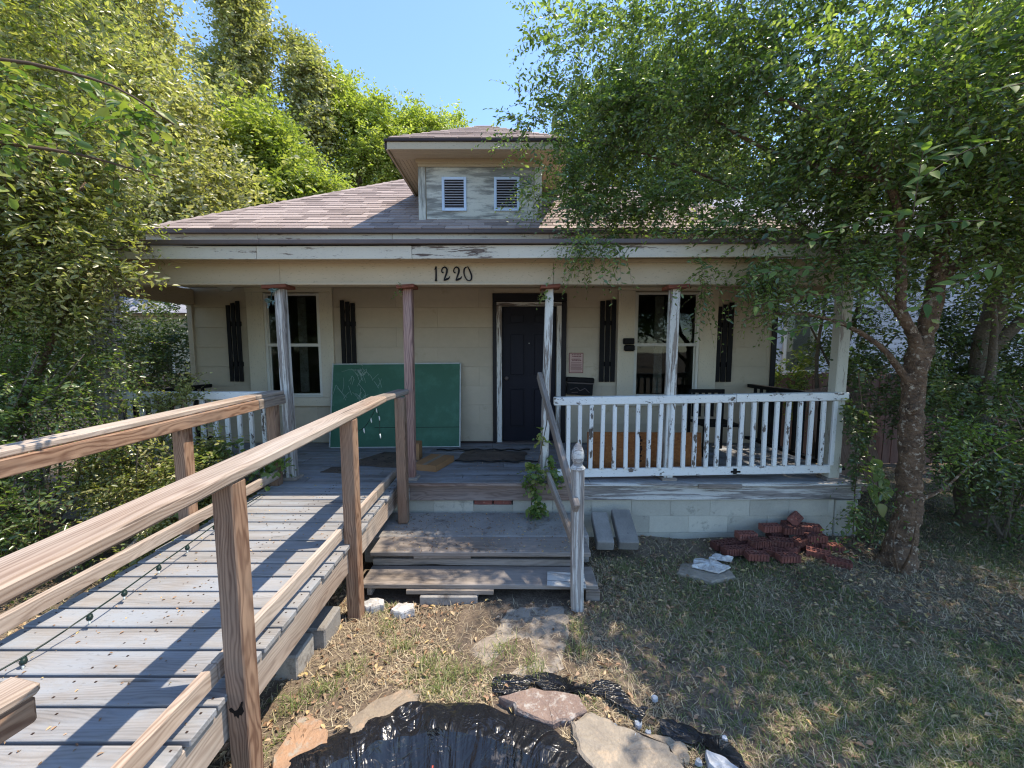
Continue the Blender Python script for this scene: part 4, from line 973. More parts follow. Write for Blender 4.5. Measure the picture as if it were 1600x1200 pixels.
for (x, y, z, yaw, tl, lab) in bricks:
    o = link('brick', BM, None, Matrix.Translation((x, y, z+.004)) @ Matrix.Rotation(yaw, 4, 'Z') @ Matrix.Rotation(tl, 4, 'X')); tag(o, lab, 'brick', 'bricks piled by the foundation')

def slab(name, pts, z, th, mat, label, cat, sub=4, jag=.012, group=None):
    P = np.array(pts, float); c = P.mean(0); fine = []; n = len(P)
    for i in range(n):
        for k in range(sub):
            t = k/sub; p = P[i]*(1-t)+P[(i+1) % n]*t; fine.append(p+np.array([R.gauss(0, jag), R.gauss(0, jag)])*(.6 if k else .2))
    m = len(fine); V = [(c[0], c[1], z+th)]; F = []
    for s, zz in ((.5, z+th+R.uniform(-.004, .004)), (.93, z+th-.002), (1.0, z+th-.014), (1.0, z-.02)):
        for p in fine: V.append((c[0]+(p[0]-c[0])*s, c[1]+(p[1]-c[1])*s, zz+R.uniform(-.003, .003)))
    F += [(0, 1+i, 1+(i+1) % m) for i in range(m)]
    for r in range(3): F += [(1+r*m+i, 1+(r+1)*m+i, 1+(r+1)*m+(i+1) % m, 1+r*m+(i+1) % m) for i in range(m)]
    return tag(poly(name, V, F, mat), label, cat, group)
G = 'flagstones round the pond'
slab('flagstone', [(-.91, 2.00), (-.78, 2.13), (-.655, 2.195), (-.55, 2.175), (-.54, 2.06), (-.72, 1.965), (-.84, 1.88)], .0, .03, 'stone_tan', 'tan rounded flagstone left of the top of the black pond liner', 'stone', group=G)
slab('flagstone', [(-1.13, 1.66), (-1.19, 1.86), (-1.17, 2.02), (-1.05, 2.01), (-.93, 1.86), (-.98, 1.72), (-1.05, 1.60)], .0, .03, 'stone_orange', 'orange sandstone flagstone beside the nearest ramp post', 'stone', group=G)
slab('flagstone', [(-.08, 2.14), (.12, 2.20), (.39, 2.15), (.42, 2.05), (.31, 1.99), (.22, 1.965), (.06, 2.03)], .0, .04, 'stone_pink', 'pinkish rough flagstone crusted white at the right of the liner edge', 'stone', group=G)
slab('flagstone', [(.32, 1.985), (.44, 2.05), (.60, 1.96), (.80, 1.86), (.84, 1.74), (.70, 1.55), (.50, 1.62), (.33, 1.83)], .0, .035, 'stone_grey', 'large grey-tan flagstone right of the pond', 'stone', group=G)
slab('flagstone', [(.63, 1.955), (.80, 1.915), (.90, 1.87), (.88, 1.80), (.82, 1.78), (.80, 1.865)], .0, .02, 'stone_tan', 'small tan flagstone wedged behind the large grey one', 'stone', group=G)
slab('flagstone', [(1.50, 3.45), (1.75, 3.30), (2.0, 3.38), (2.02, 3.55), (1.85, 3.66), (1.6, 3.6)], -.01, .03, 'stone_grey', 'flat grey stone with wet paper on it before the brick pile', 'stone')
sheet('crumpled_paper', [(1.66, 3.50), (1.86, 3.40), (2.02, 3.50), (1.93, 3.62), (1.76, 3.65)], .035, 'white_paper', 'soggy white paper spread on the flat grey stone', 'paper', .02)
sheet('crumpled_paper', [(1.90, 3.66), (2.08, 3.60), (2.14, 3.68), (2.0, 3.74)], .03, 'white_paper', 'smaller white paper scrap behind the soggy sheet', 'paper', .02)
slab('path_slab', [(-.05, 2.97), (.12, 3.01), (.42, 3.02), (.44, 2.85), (.38, 2.62), (.33, 2.40), (.10, 2.30), (-.16, 2.36), (-.30, 2.55), (-.12, 2.75)], -.012, .010, 'path', 'cracked concrete path slab in front of the steps', 'slab', jag=.02)
for (x, y, sx, sy, lab) in ((-1.36, 2.66, .09, .20, 'concrete block nearest the foot of the middle ramp post'), (-1.42, 2.40, .09, .17, 'concrete block in front of the other one beside the ramp')):
    tag(box('concrete_block', (x-sx, x+sx), (y-sy/1.6, y+sy/1.6), (-.03, .15), 'concrete', None, .01), lab, 'block', 'blocks along the ramp')
for (x, y, lab) in ((-1.10, 2.98, 'white lump of broken concrete left of the lowest tread'), (-.85, 2.93, 'smaller pale stone by the lowest tread')):
    slab('stone', [(x-.09, y-.03), (x, y-.06), (x+.09, y-.02), (x+.07, y+.05), (x-.05, y+.06)], 0, .04, 'white_paper', lab, 'stone')
shells = [(.56, 1.985, 'white shell fragment beside the tip of the pink stone'), (.69, 2.0, 'white shell fragment behind the grey flagstone'), (.73, 1.95, 'small white shell at the back edge of the grey flagstone'), (.66, 1.90, 'bluish shell lying on the grey flagstone'),
          (.93, 1.80, 'white shell at the right end of the small tan stone'), (.84, 2.16, 'white shell alone in the dry grass'), (.37, 1.93, 'pale shell in the gap between the pink and grey stones'), (1.12, 1.92, 'white shell nearest the black plastic at the right')]
for (x, y, lab) in shells:
    s = R.uniform(.015, .022); a = R.uniform(0, 6)
    slab('shell', [(x+s*math.cos(a+k)*(1.2 if k % 2 else .9), y+s*math.sin(a+k)) for k in range(6)], .028 if lab.startswith('bluish') else .004, .004, 'shell', lab, 'shell', 2, .002)
slab('plastic_wrapper', [(.98, 1.84), (1.06, 1.80), (1.10, 1.72), (1.02, 1.70), (.96, 1.77)], .01, .02, 'shell', 'crumpled clear plastic wrapper right of the flagstones', 'wrapper', 3, .008)
# pond liner: folded rim, hanging pleated wall
A_, Rr = 420, [(1.085, -.004), (1.072, .014), (1.04, .026), (.985, .034), (.93, .036), (.885, .028), (.862, .0), (.79, -.075), (.68, -.18), (.54, -.29), (.38, -.37), (.2, -.41), (.02, -.42)]
creases = [(R.uniform(0, 2*math.pi), R.uniform(.02, .08), R.uniform(-.016, .026), R.uniform(-.25, .25)) for _ in range(40)]
pleats = [(R.uniform(0, 2*math.pi), R.uniform(.03, .09), R.uniform(-.03, .04)) for _ in range(54)]
corner = sorted(R.uniform(-.12, .12)+2*math.pi*k/13 for k in range(13))
V = []
for j, (r, z) in enumerate(Rr):
    for k in range(A_):
        a = 2*math.pi*k/A_
        dist = min(abs((a-c+math.pi) % (2*math.pi)-math.pi) for c in corner)
        oct_ = 1.0-.5*.06*(1-math.cos(0))+.012*math.cos(dist/(math.pi/13)*math.pi) if j < 5 else 1.0      # straight runs between folded corners
        zz, rr = z, r*oct_
        if j < 6:
            for (c, w, h, sk) in creases:
                d = (a+sk*(r-.9)*4-c+math.pi) % (2*math.pi)-math.pi
                if abs(d) < w: zz += h*(1-abs(d)/w)*(0 if j == 0 else 1)
            zz += .004*math.sin(a*19+j*.8)+.003*math.sin(a*37+2*j)
        else:
            g = min(1, (j-5)/2.5)
            for (c, w, h) in pleats:
                d = (a-c+math.pi) % (2*math.pi)-math.pi
                if abs(d) < w: rr += h*g*(1-abs(d)/w); zz += h*1.6*g*(1-abs(d)/w)
        V.append((PC[0]+rr*math.cos(a), PC[1]+rr*math.sin(a), zz))
F = [(j*A_+k, j*A_+(k+1) % A_, (j+1)*A_+(k+1) % A_, (j+1)*A_+k) for j in range(len(Rr)-1) for k in range(A_)]
F.append(tuple((len(Rr)-1)*A_+k for k in range(A_)))
pnd = poly('pond_liner', V, [f[::-1] if len(f) == 4 else f for f in F], 'liner', smooth=True); pnd.data.set_sharp_from_angle(angle=.5); tag(pnd, 'round garden pond hollow lined with wrinkled black plastic', 'pond liner')
tag(tubes('pink_stick', [[(-.392, 1.72, -.05, .004), (-.385, 1.755, .03, .004)]], 'red_plastic', None, 6), 'thin pink stick standing inside the black pond liner', 'stick')
def ribbon(name, cl_, wid, mat, lab, cat, amp=.009):
    P = [np.array(p) for p in spl([(x, y, 0) for (x, y) in cl_], 8)]; V = []; m = 7
    for i, p in enumerate(P):
        d = P[min(i+1, len(P)-1)]-P[max(i-1, 0)]; d = d/np.linalg.norm(d); nn_ = np.array((-d[1], d[0], 0))
        w = wid*(.7+.3*math.sin(i*.35)+.12*R.random())
        for j in range(m):
            s = j/(m-1)-.5; q = p+nn_*s*w
            V.append((q[0]+R.gauss(0, .004), q[1]+R.gauss(0, .004), .010+amp*.5*(1+math.sin(j*1.3+i*.33))*(1-abs(s))+amp*.15*R.random()))
    F = [(i*m+j, (i+1)*m+j, (i+1)*m+j+1, i*m+j+1) for i in range(len(P)-1) for j in range(m-1)]
    return tag(poly(name, V, F, mat), lab, cat)
ribbon('plastic_sheet', [(-.12, 2.24), (.05, 2.25), (.14, 2.29), (.28, 2.24), (.45, 2.21), (.58, 2.21), (.66, 2.10), (.74, 2.04)], .13, 'liner', 'torn black plastic sheet edge showing behind the pink stone', 'plastic sheet')
ribbon('plastic_sheet', [(.80, 1.96), (.95, 1.93), (1.02, 1.90), (1.09, 1.82), (1.14, 1.72), (1.2, 1.6)], .12, 'liner', 'torn black plastic strip in the grass at the lower right of the stones', 'plastic sheet')
ribbon('plastic_sheet', [(-1.13, 2.0), (-1.165, 1.85), (-1.14, 1.66)], .05, 'liner', 'narrow black plastic strip between ramp post and orange stone', 'plastic sheet', .012)
tag(tubes('leaning_pole', [[(-3.55, 2.95, .0, .02), (-3.2, 3.35, .45, .018), (-3.0, 3.55, .72, .016)]], 'step', None, 7), 'pale bare pole leaning in the bushes left of the ramp', 'pole')
tag(tubes('log', [refine([(-4.6, 3.5, .55, .09), (-4.1, 3.6, .32, .10), (-3.7, 3.8, .08, .08)], 4, .04)], 'grey_bark', None, 10, .06), 'rough fallen log slanting under the left bushes', 'log')

# ------------------------------------------------------------------ neighbours and fences
NL = thing('neighbouring_house', 'cream sided house with a grey shingle roof behind the left bushes', 'house', (-9.5, 10, 0))
multi('walls', [(-14, -6.9, 8.6, 14, 0, 2.85)], 'cream_siding', NL)
tag(multi('siding_boards', [(-14.01, -6.89, 8.56, 8.6, .1+k*.11, .1+k*.11+.098) for k in range(25)], 'cream_siding', NL), kind='stuff')
poly('roof', [(-14.4, 8.2, 2.78), (-6.5, 8.2, 2.78), (-6.5, 11.3, 4.4), (-14.4, 11.3, 4.4), (-6.5, 14.4, 2.78), (-14.4, 14.4, 2.78)], [(0, 1, 2, 3), (3, 2, 4, 5), (0, 5, 4, 1), (1, 4, 2), (0, 3, 5)], 'grey_roof', NL)
w = box('window', (-7.75, -7.25), (8.53, 8.56), (1.3, 2.2), 'vinyl', NL); box('pane', (-7.70, -7.30), (8.52, 8.53), (1.35, 2.15), 'glass', w)
NR = thing('neighbouring_house', 'white boarded house seen through the trees right of the porch', 'house', (9.5, 11, 0))
multi('walls', [(5.6, 15, 9.1, 14, 0, 4.6)], 'white_siding', NR)
tag(multi('siding_boards', [(5.59, 15.01, 9.06, 9.1, .1+k*.13, .1+k*.13+.118) for k in range(34)], 'white_siding', NR), kind='stuff')
poly('roof', [(5.2, 8.7, 4.5), (15.4, 8.7, 4.5), (15.4, 11.5, 6.2), (5.2, 11.5, 6.2), (15.4, 14.4, 4.5), (5.2, 14.4, 4.5)], [(0, 1, 2, 3), (3, 2, 4, 5), (0, 5, 4, 1), (1, 4, 2), (0, 3, 5)], 'grey_roof', NR)
w = box('window', (6.15, 6.95), (9.02, 9.06), (1.5, 2.9), 'vinyl', NR); box('pane', (6.22, 6.88), (9.01, 9.02), (1.57, 2.83), 'glass', w)
FR = thing('plank_fence', 'reddish wooden plank fence behind the tree right of the house', 'fence', (6, 6.9, 0))
k = 0; x = 4.0
while x < 12:
    beam('fence_board', (x+R.uniform(-.005, .005), 6.9+R.uniform(-.006, .006), .02), (x, 6.9, 1.62+R.uniform(-.03, .03)), .138, .018, 'fence_red', FR, (0, 1, 0)); x += .146
for z in (.4, 1.3): box('fence_rail', (4, 12), (6.92, 6.96), (z, z+.08), 'fence_red', FR)
for x in (4.1, 6.5, 8.9): box('fence_post', (x, x+.1), (6.965, 7.06), (0, 1.75), 'fence_red', FR)
FP = thing('fence_panel', 'loose pale fence panel leaning askew beside the porch corner', 'fence panel', (4.3, 5.6, 0))
for k in range(7):
    beam('fence_board', (4.55+k*.122, 5.5, .03), (4.28+k*.122, 5.72, 1.45+.02*(k % 3)), .115, .018, 'fence_pale', FP, (0, 1, 0))
for t_ in (.25, .8): beam('fence_rail', (4.55-.27*t_-.05, 5.52+.22*t_+.02, .03+1.42*t_), (5.28-.27*t_+.05, 5.52+.22*t_+.02, .03+1.42*t_), .035, .07, 'fence_pale', FP)
FL = thing('plank_fence', 'grey board fence below the neighbouring cream wall at the left', 'fence', (-7, 7.6, 0))
x = -9.5
while x < -5.3:
    beam('fence_board', (x, 7.6, .02), (x, 7.6, 1.55+R.uniform(-.03, .03)), .135, .018, 'fence_pale', FL, (0, 1, 0)); x += .145
box('fence_rail', (-9.5, -5.3), (7.62, 7.66), (1.2, 1.28), 'fence_pale', FL)

# ------------------------------------------------------------------ trees
# the big tree at the right of the porch
TR = thing('porch_tree', 'old mottled-bark tree with a glossy spreading crown at the right corner of the porch', 'tree', (3.66, 3.62, 0))
limbs = [
 [(3.66, 3.62, -.15, .30), (3.66, 3.62, .02, .235), (3.70, 3.62, .25, .185), (3.73, 3.62, .55, .160), (3.72, 3.62, .9, .150), (3.69, 3.62, 1.2, .145), (3.68, 3.62, 1.6, .135), (3.68, 3.62, 1.9, .145), (3.72, 3.62, 2.05, .15)],
 [(3.70, 3.62, 1.9, .10), (3.62, 3.60, 2.15, .075), (3.48, 3.58, 2.35, .066), (3.42, 3.55, 2.6, .062), (3.34, 3.5, 2.95, .055), (3.1, 3.4, 3.4, .045), (2.7, 3.5, 3.9, .03), (2.2, 3.7, 4.3, .02)],
 [(3.70, 3.62, 1.9, .13), (3.76, 3.63, 2.2, .115), (3.83, 3.65, 2.5, .11), (3.84, 3.65, 2.75, .10), (3.80, 3.6, 3.1, .07), (3.75, 3.5, 3.7, .05), (3.4, 3.3, 4.4, .03)],
 [(3.84, 3.65, 2.65, .09), (4.05, 3.6, 2.85, .06), (4.4, 3.5, 3.0, .05), (4.9, 3.4, 3.4, .04), (5.5, 3.3, 4.0, .02)],
 [(3.64, 3.62, 1.72, .06), (3.42, 3.6, 1.98, .040), (3.12, 3.6, 2.20, .032), (2.75, 3.62, 2.34, .025), (2.35, 3.64, 2.36, .016), (2.1, 3.66, 2.30, .008)],
 [(3.48, 3.58, 2.33, .05), (3.2, 3.7, 2.75, .035), (2.8, 3.9, 3.2, .03), (2.2, 4.2, 3.7, .024), (1.4, 4.4, 4.1, .018), (.7, 4.5, 4.3, .01)],
 [(3.1, 3.4, 3.4, .035), (2.4, 3.9, 3.9, .028), (1.8, 4.25, 4.5, .02), (1.2, 4.5, 4.9, .012)],
 [(3.75, 3.62, .62, .05), (3.95, 3.55, .75, .02), (4.2, 3.5, 1.05, .014), (4.7, 3.5, 1.3, .009)],
 [(3.60, 3.5, 0.0, .02), (3.52, 3.35, .3, .012), (3.48, 3.3, .7, .007)], [(3.52, 3.45, 0.0, .015), (3.40, 3.4, .35, .010), (3.44, 3.38, .6, .006)],
]
tubes('trunk', [refine([(x, y, z, r*.61) for (x, y, z, r) in l], 6, .025) for l in limbs], 'bark', TR, 16, .06)
tubes('knot', [[(3.62, 3.555, 1.50, .050), (3.598, 3.530, 1.50, .046), (3.596, 3.528, 1.50, .026), (3.61, 3.545, 1.50, .022)]], 'bark', TR, 12, .03)
crown = [((.85, 4.55, 4.35), (.75, .40, .66), 420), ((1.6, 4.5, 4.5), (.95, .5, .9), 800), ((1.3, 4.5, 5.3), (1.1, .5, .6), 520), ((.75, 4.6, 3.75), (.5, .35, .38), 170), ((1.5, 4.5, 3.65), (.75, .35, .45), 320),
         ((2.5, 4.0, 4.1), (.95, .6, .95), 1050), ((2.4, 3.9, 5.2), (1.2, .8, .7), 650), ((3.5, 3.7, 4.2), (1.1, .8, 1.0), 1050), ((2.5, 3.85, 3.20), (.8, .32, .45), 330), ((3.5, 3.5, 3.25), (1.0, .5, .5), 620),
         ((4.6, 3.5, 3.9), (1.2, .9, 1.1), 1050), ((4.5, 3.4, 3.0), (.85, .6, .38), 420), ((5.6, 3.4, 3.6), (1.1, 1.0, 1.2), 700), ((3.6, 2.3, 4.9), (1.1, .9, .5), 500), ((5.0, 1.9, 4.6), (1.4, 1.4, .7), 1050), ((6.5, 2.4, 4.6), (1.4, 1.6, 1.2), 900), ((4.6, .6, 5.0), (1.5, 1.1, .5), 700), ((6.6, 0.6, 4.8), (1.5, 1.3, .8), 600), ((3.0, 3.9, 5.8), (1.4, .8, .6), 300)]
crown += [((3.2, 2.9, 3.9), (1.0, .5, .6), 300), ((4.2, 2.8, 3.5), (.9, .5, .6), 320), ((2.6, 3.1, 3.9), (.8, .4, .6), 220)]
crown = [(c, r, int(n*.92)) for (c, r, n) in crown]
foliage('crown', crown, 'leaf_canopy', TR, .060, 11, (.2, .46), .35, .46)
# hanging sprays in front of the fascia
foliage('crown', [((2.35, 3.70, 2.82), (.45, .16, .26), 130), ((1.05, 3.80, 3.05), (.55, .10, .12), 55), ((3.0, 3.5, 2.75), (.4, .25, .2), 110), ((1.75, 3.75, 2.75), (.12, .08, .25), 22), ((3.40, 3.75, .8), (.08, .1, .5), 26), ((4.1, 3.5, 1.35), (.35, .2, .25), 60)], 'leaf_canopy', TR, .055, 12, (.22, .42), .5, .4, grav=-.5)
# second trunk and shrubs to its right
T2 = thing('shrub_tree', 'leaning grey-barked tree swathed in dark leaves at the right edge behind the old tree', 'tree', (5.5, 4.6, 0))
tubes('trunk', [refine(l, 4, .03) for l in [[(5.5, 4.6, -.1, .16), (5.48, 4.6, .8, .12), (5.45, 4.6, 1.6, .11), (5.5, 4.6, 2.4, .10), (5.7, 4.5, 3.2, .07), (6.1, 4.4, 4.2, .04)], [(5.48, 4.6, 2.0, .07), (5.9, 4.5, 2.5, .05), (6.6, 4.3, 3.0, .03)], [(5.45, 4.6, 1.3, .05), (5.2, 4.3, 1.9, .035), (4.9, 4.1, 2.6, .02)]]], 'grey_bark', T2, 10, .05)
foliage('crown', [((6.4, 4.7, 3.2), (1.3, 1.0, 1.3), 1300), ((5.6, 5.0, 1.9), (.9, .5, .9), 700), ((5.2, 5.0, 4.3), (1.3, .8, 1.2), 900), ((6.8, 5.0, 1.8), (.9, .7, 1.0), 600)], 'leaf_dark', T2, .065, 9, (.2, .45), .4, .45)
def shrub(label, blobs, mat, stems, leafL, J=9, ln=(.15, .35), droop=.3, cat='shrub', name='shrub', ratio=.5, grav=-.05, group=None, bark='grey_bark'):
    c = blobs[0][0]; s = thing(name, label, cat, (c[0], c[1], 0), group)
    if stems: tubes('stems', [refine(l, 4, .03) for l in stems], bark, s, 7, .04)
    foliage('foliage', blobs, mat, s, leafL, J, ln, droop, ratio, grav=grav)
    return s
def stemset(x, y, h, n, sp, r=.012):
    return [[(x+R.uniform(-.1, .1), y+R.uniform(-.1, .1), -.05, r), (x+R.uniform(-sp, sp)*.5, y+R.uniform(-sp, sp)*.4, h*.5, r*.8), (x+R.uniform(-sp, sp), y+R.uniform(-sp, sp)*.6, h, r*.3)] for _ in range(n)]
shrub('dark dense shrub filling the right edge below the leaning tree', [((5.2, 3.9, .95), (.7, .5, .75), 700), ((6.0, 4.3, 1.0), (.8, .6, .9), 700), ((4.9, 4.4, 1.7), (.5, .4, .6), 300)], 'leaf_dark', stemset(5.3, 4.1, 1.6, 9, .7), .055)
shrub('thin dark-stemmed young tree between the porch end and the fence', [((4.75, 6.1, 2.6), (.7, .4, .6), 260), ((5.3, 6.2, 1.9), (.6, .4, .5), 180), ((4.6, 6.0, 3.3), (.8, .5, .5), 260)], 'leaf_dark', [[(4.6, 6.0, 0, .05), (4.75, 6.0, 1.2, .04), (5.05, 6.0, 2.2, .035), (5.3, 6.0, 3.2, .02)], [(4.7, 6.0, 1.0, .03), (4.6, 6.0, 1.9, .025), (4.7, 6.0, 3.0, .015)], [(4.95, 6.05, 1.6, .02), (4.5, 6.05, 2.4, .012)], [(4.85, 6, .6, .03), (5.3, 6, 1.6, .02), (5.8, 6, 2.3, .01)]], .07, 7, cat='tree', name='young_tree')
shrub('low green bush against the reddish fence behind the side railing', [((4.55, 6.35, 1.55), (.35, .3, .45), 160)], 'leaf_vine', stemset(4.55, 6.35, 1.6, 5, .3), .07, 7)
# vines
def vine(label, path, blobs, leafL, mat='leaf_vine', J=5, ln=(.05, .14)):
    v = thing('vine', label, 'vine', path[0][:3])
    tubes('stem', [refine([(x, y, z, .005) for (x, y, z) in path], 4, .05)], 'twig', v, 5)
    foliage('leaves', blobs, mat, v, leafL, J, ln, .4, .8, twigs=True, grav=-.2)
    return v
vine('green vine hanging over the porch edge left of the step handrail', [(.20, 4.05, .25), (.22, 4.06, .6), (.30, 4.1, .95), (.38, 4.12, 1.35)], [((.20, 4.04, .75), (.09, .05, .20), 34), ((.25, 4.02, .42), (.12, .05, .15), 26), ((.37, 4.10, .95), (.05, .04, .28), 18), ((.47, 4.1, .75), (.10, .05, .1), 8)], .06)
vine('leafy creeper growing up the right end post of the porch', [(3.62, 4.05, 0), (3.60, 4.05, .6), (3.66, 4.08, 1.2), (3.58, 4.1, 1.8)], [((3.60, 4.05, .8), (.10, .08, .5), 80), ((3.68, 4.02, .2), (.14, .1, .3), 50), ((3.56, 4.08, 1.5), (.07, .06, .4), 36), ((3.75, 4.3, 1.85), (.28, .2, .22), 50)], .045, 'leaf_dark')
vine('small sprig of leaves tucked under the cap of the post before the door', [(.33, 4.17, 2.68), (.31, 4.16, 2.62), (.31, 4.16, 2.55)], [((.32, 4.16, 2.60), (.025, .02, .06), 10)], .03)
vine('tiny white-green sprig under the cap of the reddish post', [(-1.14, 4.17, 2.67), (-1.15, 4.16, 2.64), (-1.16, 4.16, 2.62)], [((-1.15, 4.16, 2.64), (.03, .02, .02), 5)], .03)
# big hand-sized vine leaves and hero sprays: every leaf its own part
def leaf_mesh(nm, mat, ratio, L=1.0, n=7):
    V = []
    for i in range(n+1):
        t = i/n; w = ratio*.5*math.sin(math.pi*t**.8)*(1-.15*t); z = -.18*t*t
        V += [(t, w, z+w*.35), (t, 0, z), (t, -w, z+w*.35)]
    F = []
    for i in range(n):
        a = i*3; F += [(a, a+3, a+4, a+1), (a+1, a+4, a+5, a+2)]
    me = bpy.data.meshes.new(nm); me.from_pydata(V, [], F); me.materials.append(M[mat]); me.shade_smooth(); return me
LM = leaf_mesh('leaf', 'leaf_hero', .44); LV = leaf_mesh('leaf', 'leaf_vine', .95)
def leaf_at(parent, me, p, a, n, L, name='leaf'):
    a = Vector(a).normalized(); n = Vector(n); s = n.cross(a).normalized(); n = a.cross(s)
    W = Matrix((a, s, n)).transposed().to_4x4() @ Matrix.Scale(L, 4); W.translation = p
    return link(name, me, parent, W)
SP = link('leafy_twigs', None, TR, Matrix.Translation((2.6, 2.0, 3)))
heroes = [  # base, direction, length
 ((2.75, 1.95, 3.05), (-.30, -.05, -.55), .50), ((2.85, 2.0, 3.3), (-.75, 0, .15), .55), ((3.05, 2.1, 3.6), (-.8, -.1, -.35), .55), ((2.6, 2.2, 3.15), (-.7, -.1, -.15), .5),
 ((2.75, 2.3, 2.75), (-.9, 0, .12), .6), ((2.15, 2.2, 2.75), (-.05, -.1, .8), .45), ((2.9, 2.4, 2.55), (-.8, .0, -.25), .5),
 ((2.5, 2.6, 2.9), (-.8, .1, -.05), .6), ((3.3, 2.3, 3.0), (-.2, -.1, .85), .5), ((2.3, 3.0, 2.62), (-.95, .05, .15), .55),
 ((2.55, 3.1, 2.45), (-.9, .0, .1), .75), ((2.6, 3.05, 2.25), (-.9, 0, .02), .6), ((3.2, 2.0, 3.75), (-.5, 0, .6), .5), ((2.5, 1.9, 3.5), (-.4, 0, .7), .4)]
tw = []
for (b, d, L) in heroes:
    b, d = Vector(b), Vector(d).normalized(); n = 14; prev = []
    for i in range(n):
        t = (i+.6)/n; p = b+d*L*t+Vector((0, 0, -.25*L*t*t)); tan = (d+Vector((0, 0, -.5*t))).normalized()
        side = tan.cross(Vector((R.uniform(-.3, .3), R.uniform(-1.0, -.1), .8))).normalized()*(1 if i % 2 else -1)
        leaf_at(SP, LM, p, tan*.6+side*.8+Vector([R.gauss(0, .12) for _ in range(3)]), Vector((-.2, -.75, .8))+Vector([R.gauss(0, .4) for _ in range(3)]), R.uniform(.065, .098))
        prev.append((p.x, p.y, p.z, .0025))
    tw.append([(b.x, b.y, b.z, .004)]+prev)
for l in tw: tubes('twig', [l], 'twig', SP, 4)
BL = thing('grape_vine', 'broad-leaved vine with hand-sized leaves beside the right porch corner', 'vine', (3.66, 3.95, 0))
tubes('stem', [refine([(3.70, 3.95, 0, .006), (3.72, 3.9, .4, .005), (3.66, 3.9, .9, .004)], 4, .05)], 'twig', BL, 5)
for (x, z) in ((3.66, .86), (3.72, .74), (3.62, .70), (3.70, .60), (3.76, .66), (3.60, .95), (3.95, .45), (3.88, .50), (3.66, .50)):
    leaf_at(BL, LV, (x, 3.88+R.uniform(-.05, .05), z), (R.uniform(-.4, .4), -.3, -.8), (R.uniform(-.3, .3), -1, .4), R.uniform(.12, .16))

# left side: leafy sunlit shrubs and small trees near the ramp
LT = thing('crape_tree', 'small sunlit tree whose yellow-green sprays hang over the left end of the porch', 'tree', (-4.9, 3.6, 0))
tubes('trunk', [refine(l, 5, .03) for l in [[(-4.9, 3.6, -.1, .10), (-4.85, 3.6, 1, .075), (-4.7, 3.5, 2, .065), (-4.5, 3.4, 3, .05), (-4.2, 3.4, 4, .03)], [(-4.9, 3.6, .3, .07), (-5.1, 3.5, 1.5, .05), (-5.4, 3.4, 3, .04), (-5.6, 3.3, 4.2, .02)], [(-4.7, 3.5, 2, .04), (-4.2, 3.45, 2.8, .03), (-3.5, 3.4, 3.4, .015)], [(-4.85, 3.6, 1, .04), (-4.5, 3.7, 1.7, .03), (-4.0, 3.7, 2.6, .02)]]], 'bark', LT, 10, .04)
foliage('crown', [((-3.95, 3.5, 3.9), (.72, .45, .72), 850), ((-3.78, 3.45, 3.05), (.52, .35, .30), 300), ((-4.6, 3.3, 3.9), (.95, .6, 1.1), 1500), ((-4.3, 3.5, 2.85), (.8, .4, .55), 800), ((-5.3, 3.4, 3.4), (.9, .7, 1.2), 1000), ((-4.4, 3.4, 5.0), (1.2, .8, .8), 900), ((-3.35, 3.42, 2.72), (.3, .2, .2), 90)], 'leaf_yellow', LT, .062, 10, (.18, .42), .4, .42, grav=-.1)
LB = thing('branch_tree', 'small tree with round leaves reaching in at the upper left edge', 'tree', (-3.4, 1.6, 0))
tubes('trunk', [refine(l, 5, .03) for l in [[(-3.4, 1.6, -.1, .07), (-3.35, 1.6, 1.4, .055), (-3.2, 1.6, 2.6, .04), (-3.0, 1.7, 3.3, .02)], [(-3.3, 1.6, 2.2, .02), (-2.8, 1.8, 2.9, .012), (-2.35, 2.1, 3.05, .008), (-1.95, 2.35, 3.0, .004)], [(-3.25, 1.6, 2.4, .018), (-2.7, 1.9, 3.3, .011), (-2.2, 2.2, 3.45, .007), (-1.9, 2.35, 3.3, .004)]]], 'twig', LB, 7, .03)
foliage('crown', [((-2.75, 1.95, 3.30), (.35, .2, .18), 30), ((-2.45, 2.1, 3.10), (.4, .15, .12), 30), ((-2.2, 2.25, 3.30), (.25, .12, .14), 20), ((-2.85, 2.0, 3.75), (.3, .25, .25), 24), ((-2.9, 1.95, 2.55), (.12, .2, .12), 6), ((-3.9, 1.3, 3.6), (.8, .7, .7), 160)], 'leaf_vine', LB, .068, 8, (.16, .32), .25, .62, grav=-.05)
shrub('tangled shrub with small leaves filling the left edge beside the ramp', [((-4.3, 3.35, 1.55), (.8, .5, .9), 1150), ((-5.2, 3.6, 1.6), (.8, .6, 1.2), 800), ((-4.4, 3.1, .6), (.85, .45, .55), 640), ((-4.1, 3.9, 2.2), (.5, .3, .5), 260)], 'leaf_canopy', stemset(-4.5, 3.5, 2, 14, .9, .014), .045)
shrub('sunlit yellow-green bush between the ramp and the porch', [((-3.25, 3.75, .78), (.42, .22, .5), 720), ((-3.75, 3.7, .85), (.42, .25, .6), 560), ((-2.85, 3.85, .65), (.22, .15, .4), 160), ((-3.35, 3.95, 1.35), (.28, .12, .3), 150), ((-3.0, 3.2, .35), (.3, .3, .2), 110)], 'leaf_yellow', stemset(-3.3, 3.75, 1.3, 10, .4, .008), .045)
shrub('broad-leaved sapling poking up left of the ramp handrail', [((-2.78, 3.9, .85), (.22, .12, .28), 60), ((-2.95, 3.7, .6), (.2, .15, .2), 36)], 'leaf_vine', stemset(-2.8, 3.85, 1.1, 4, .2, .006), .085, 6, ratio=.75)
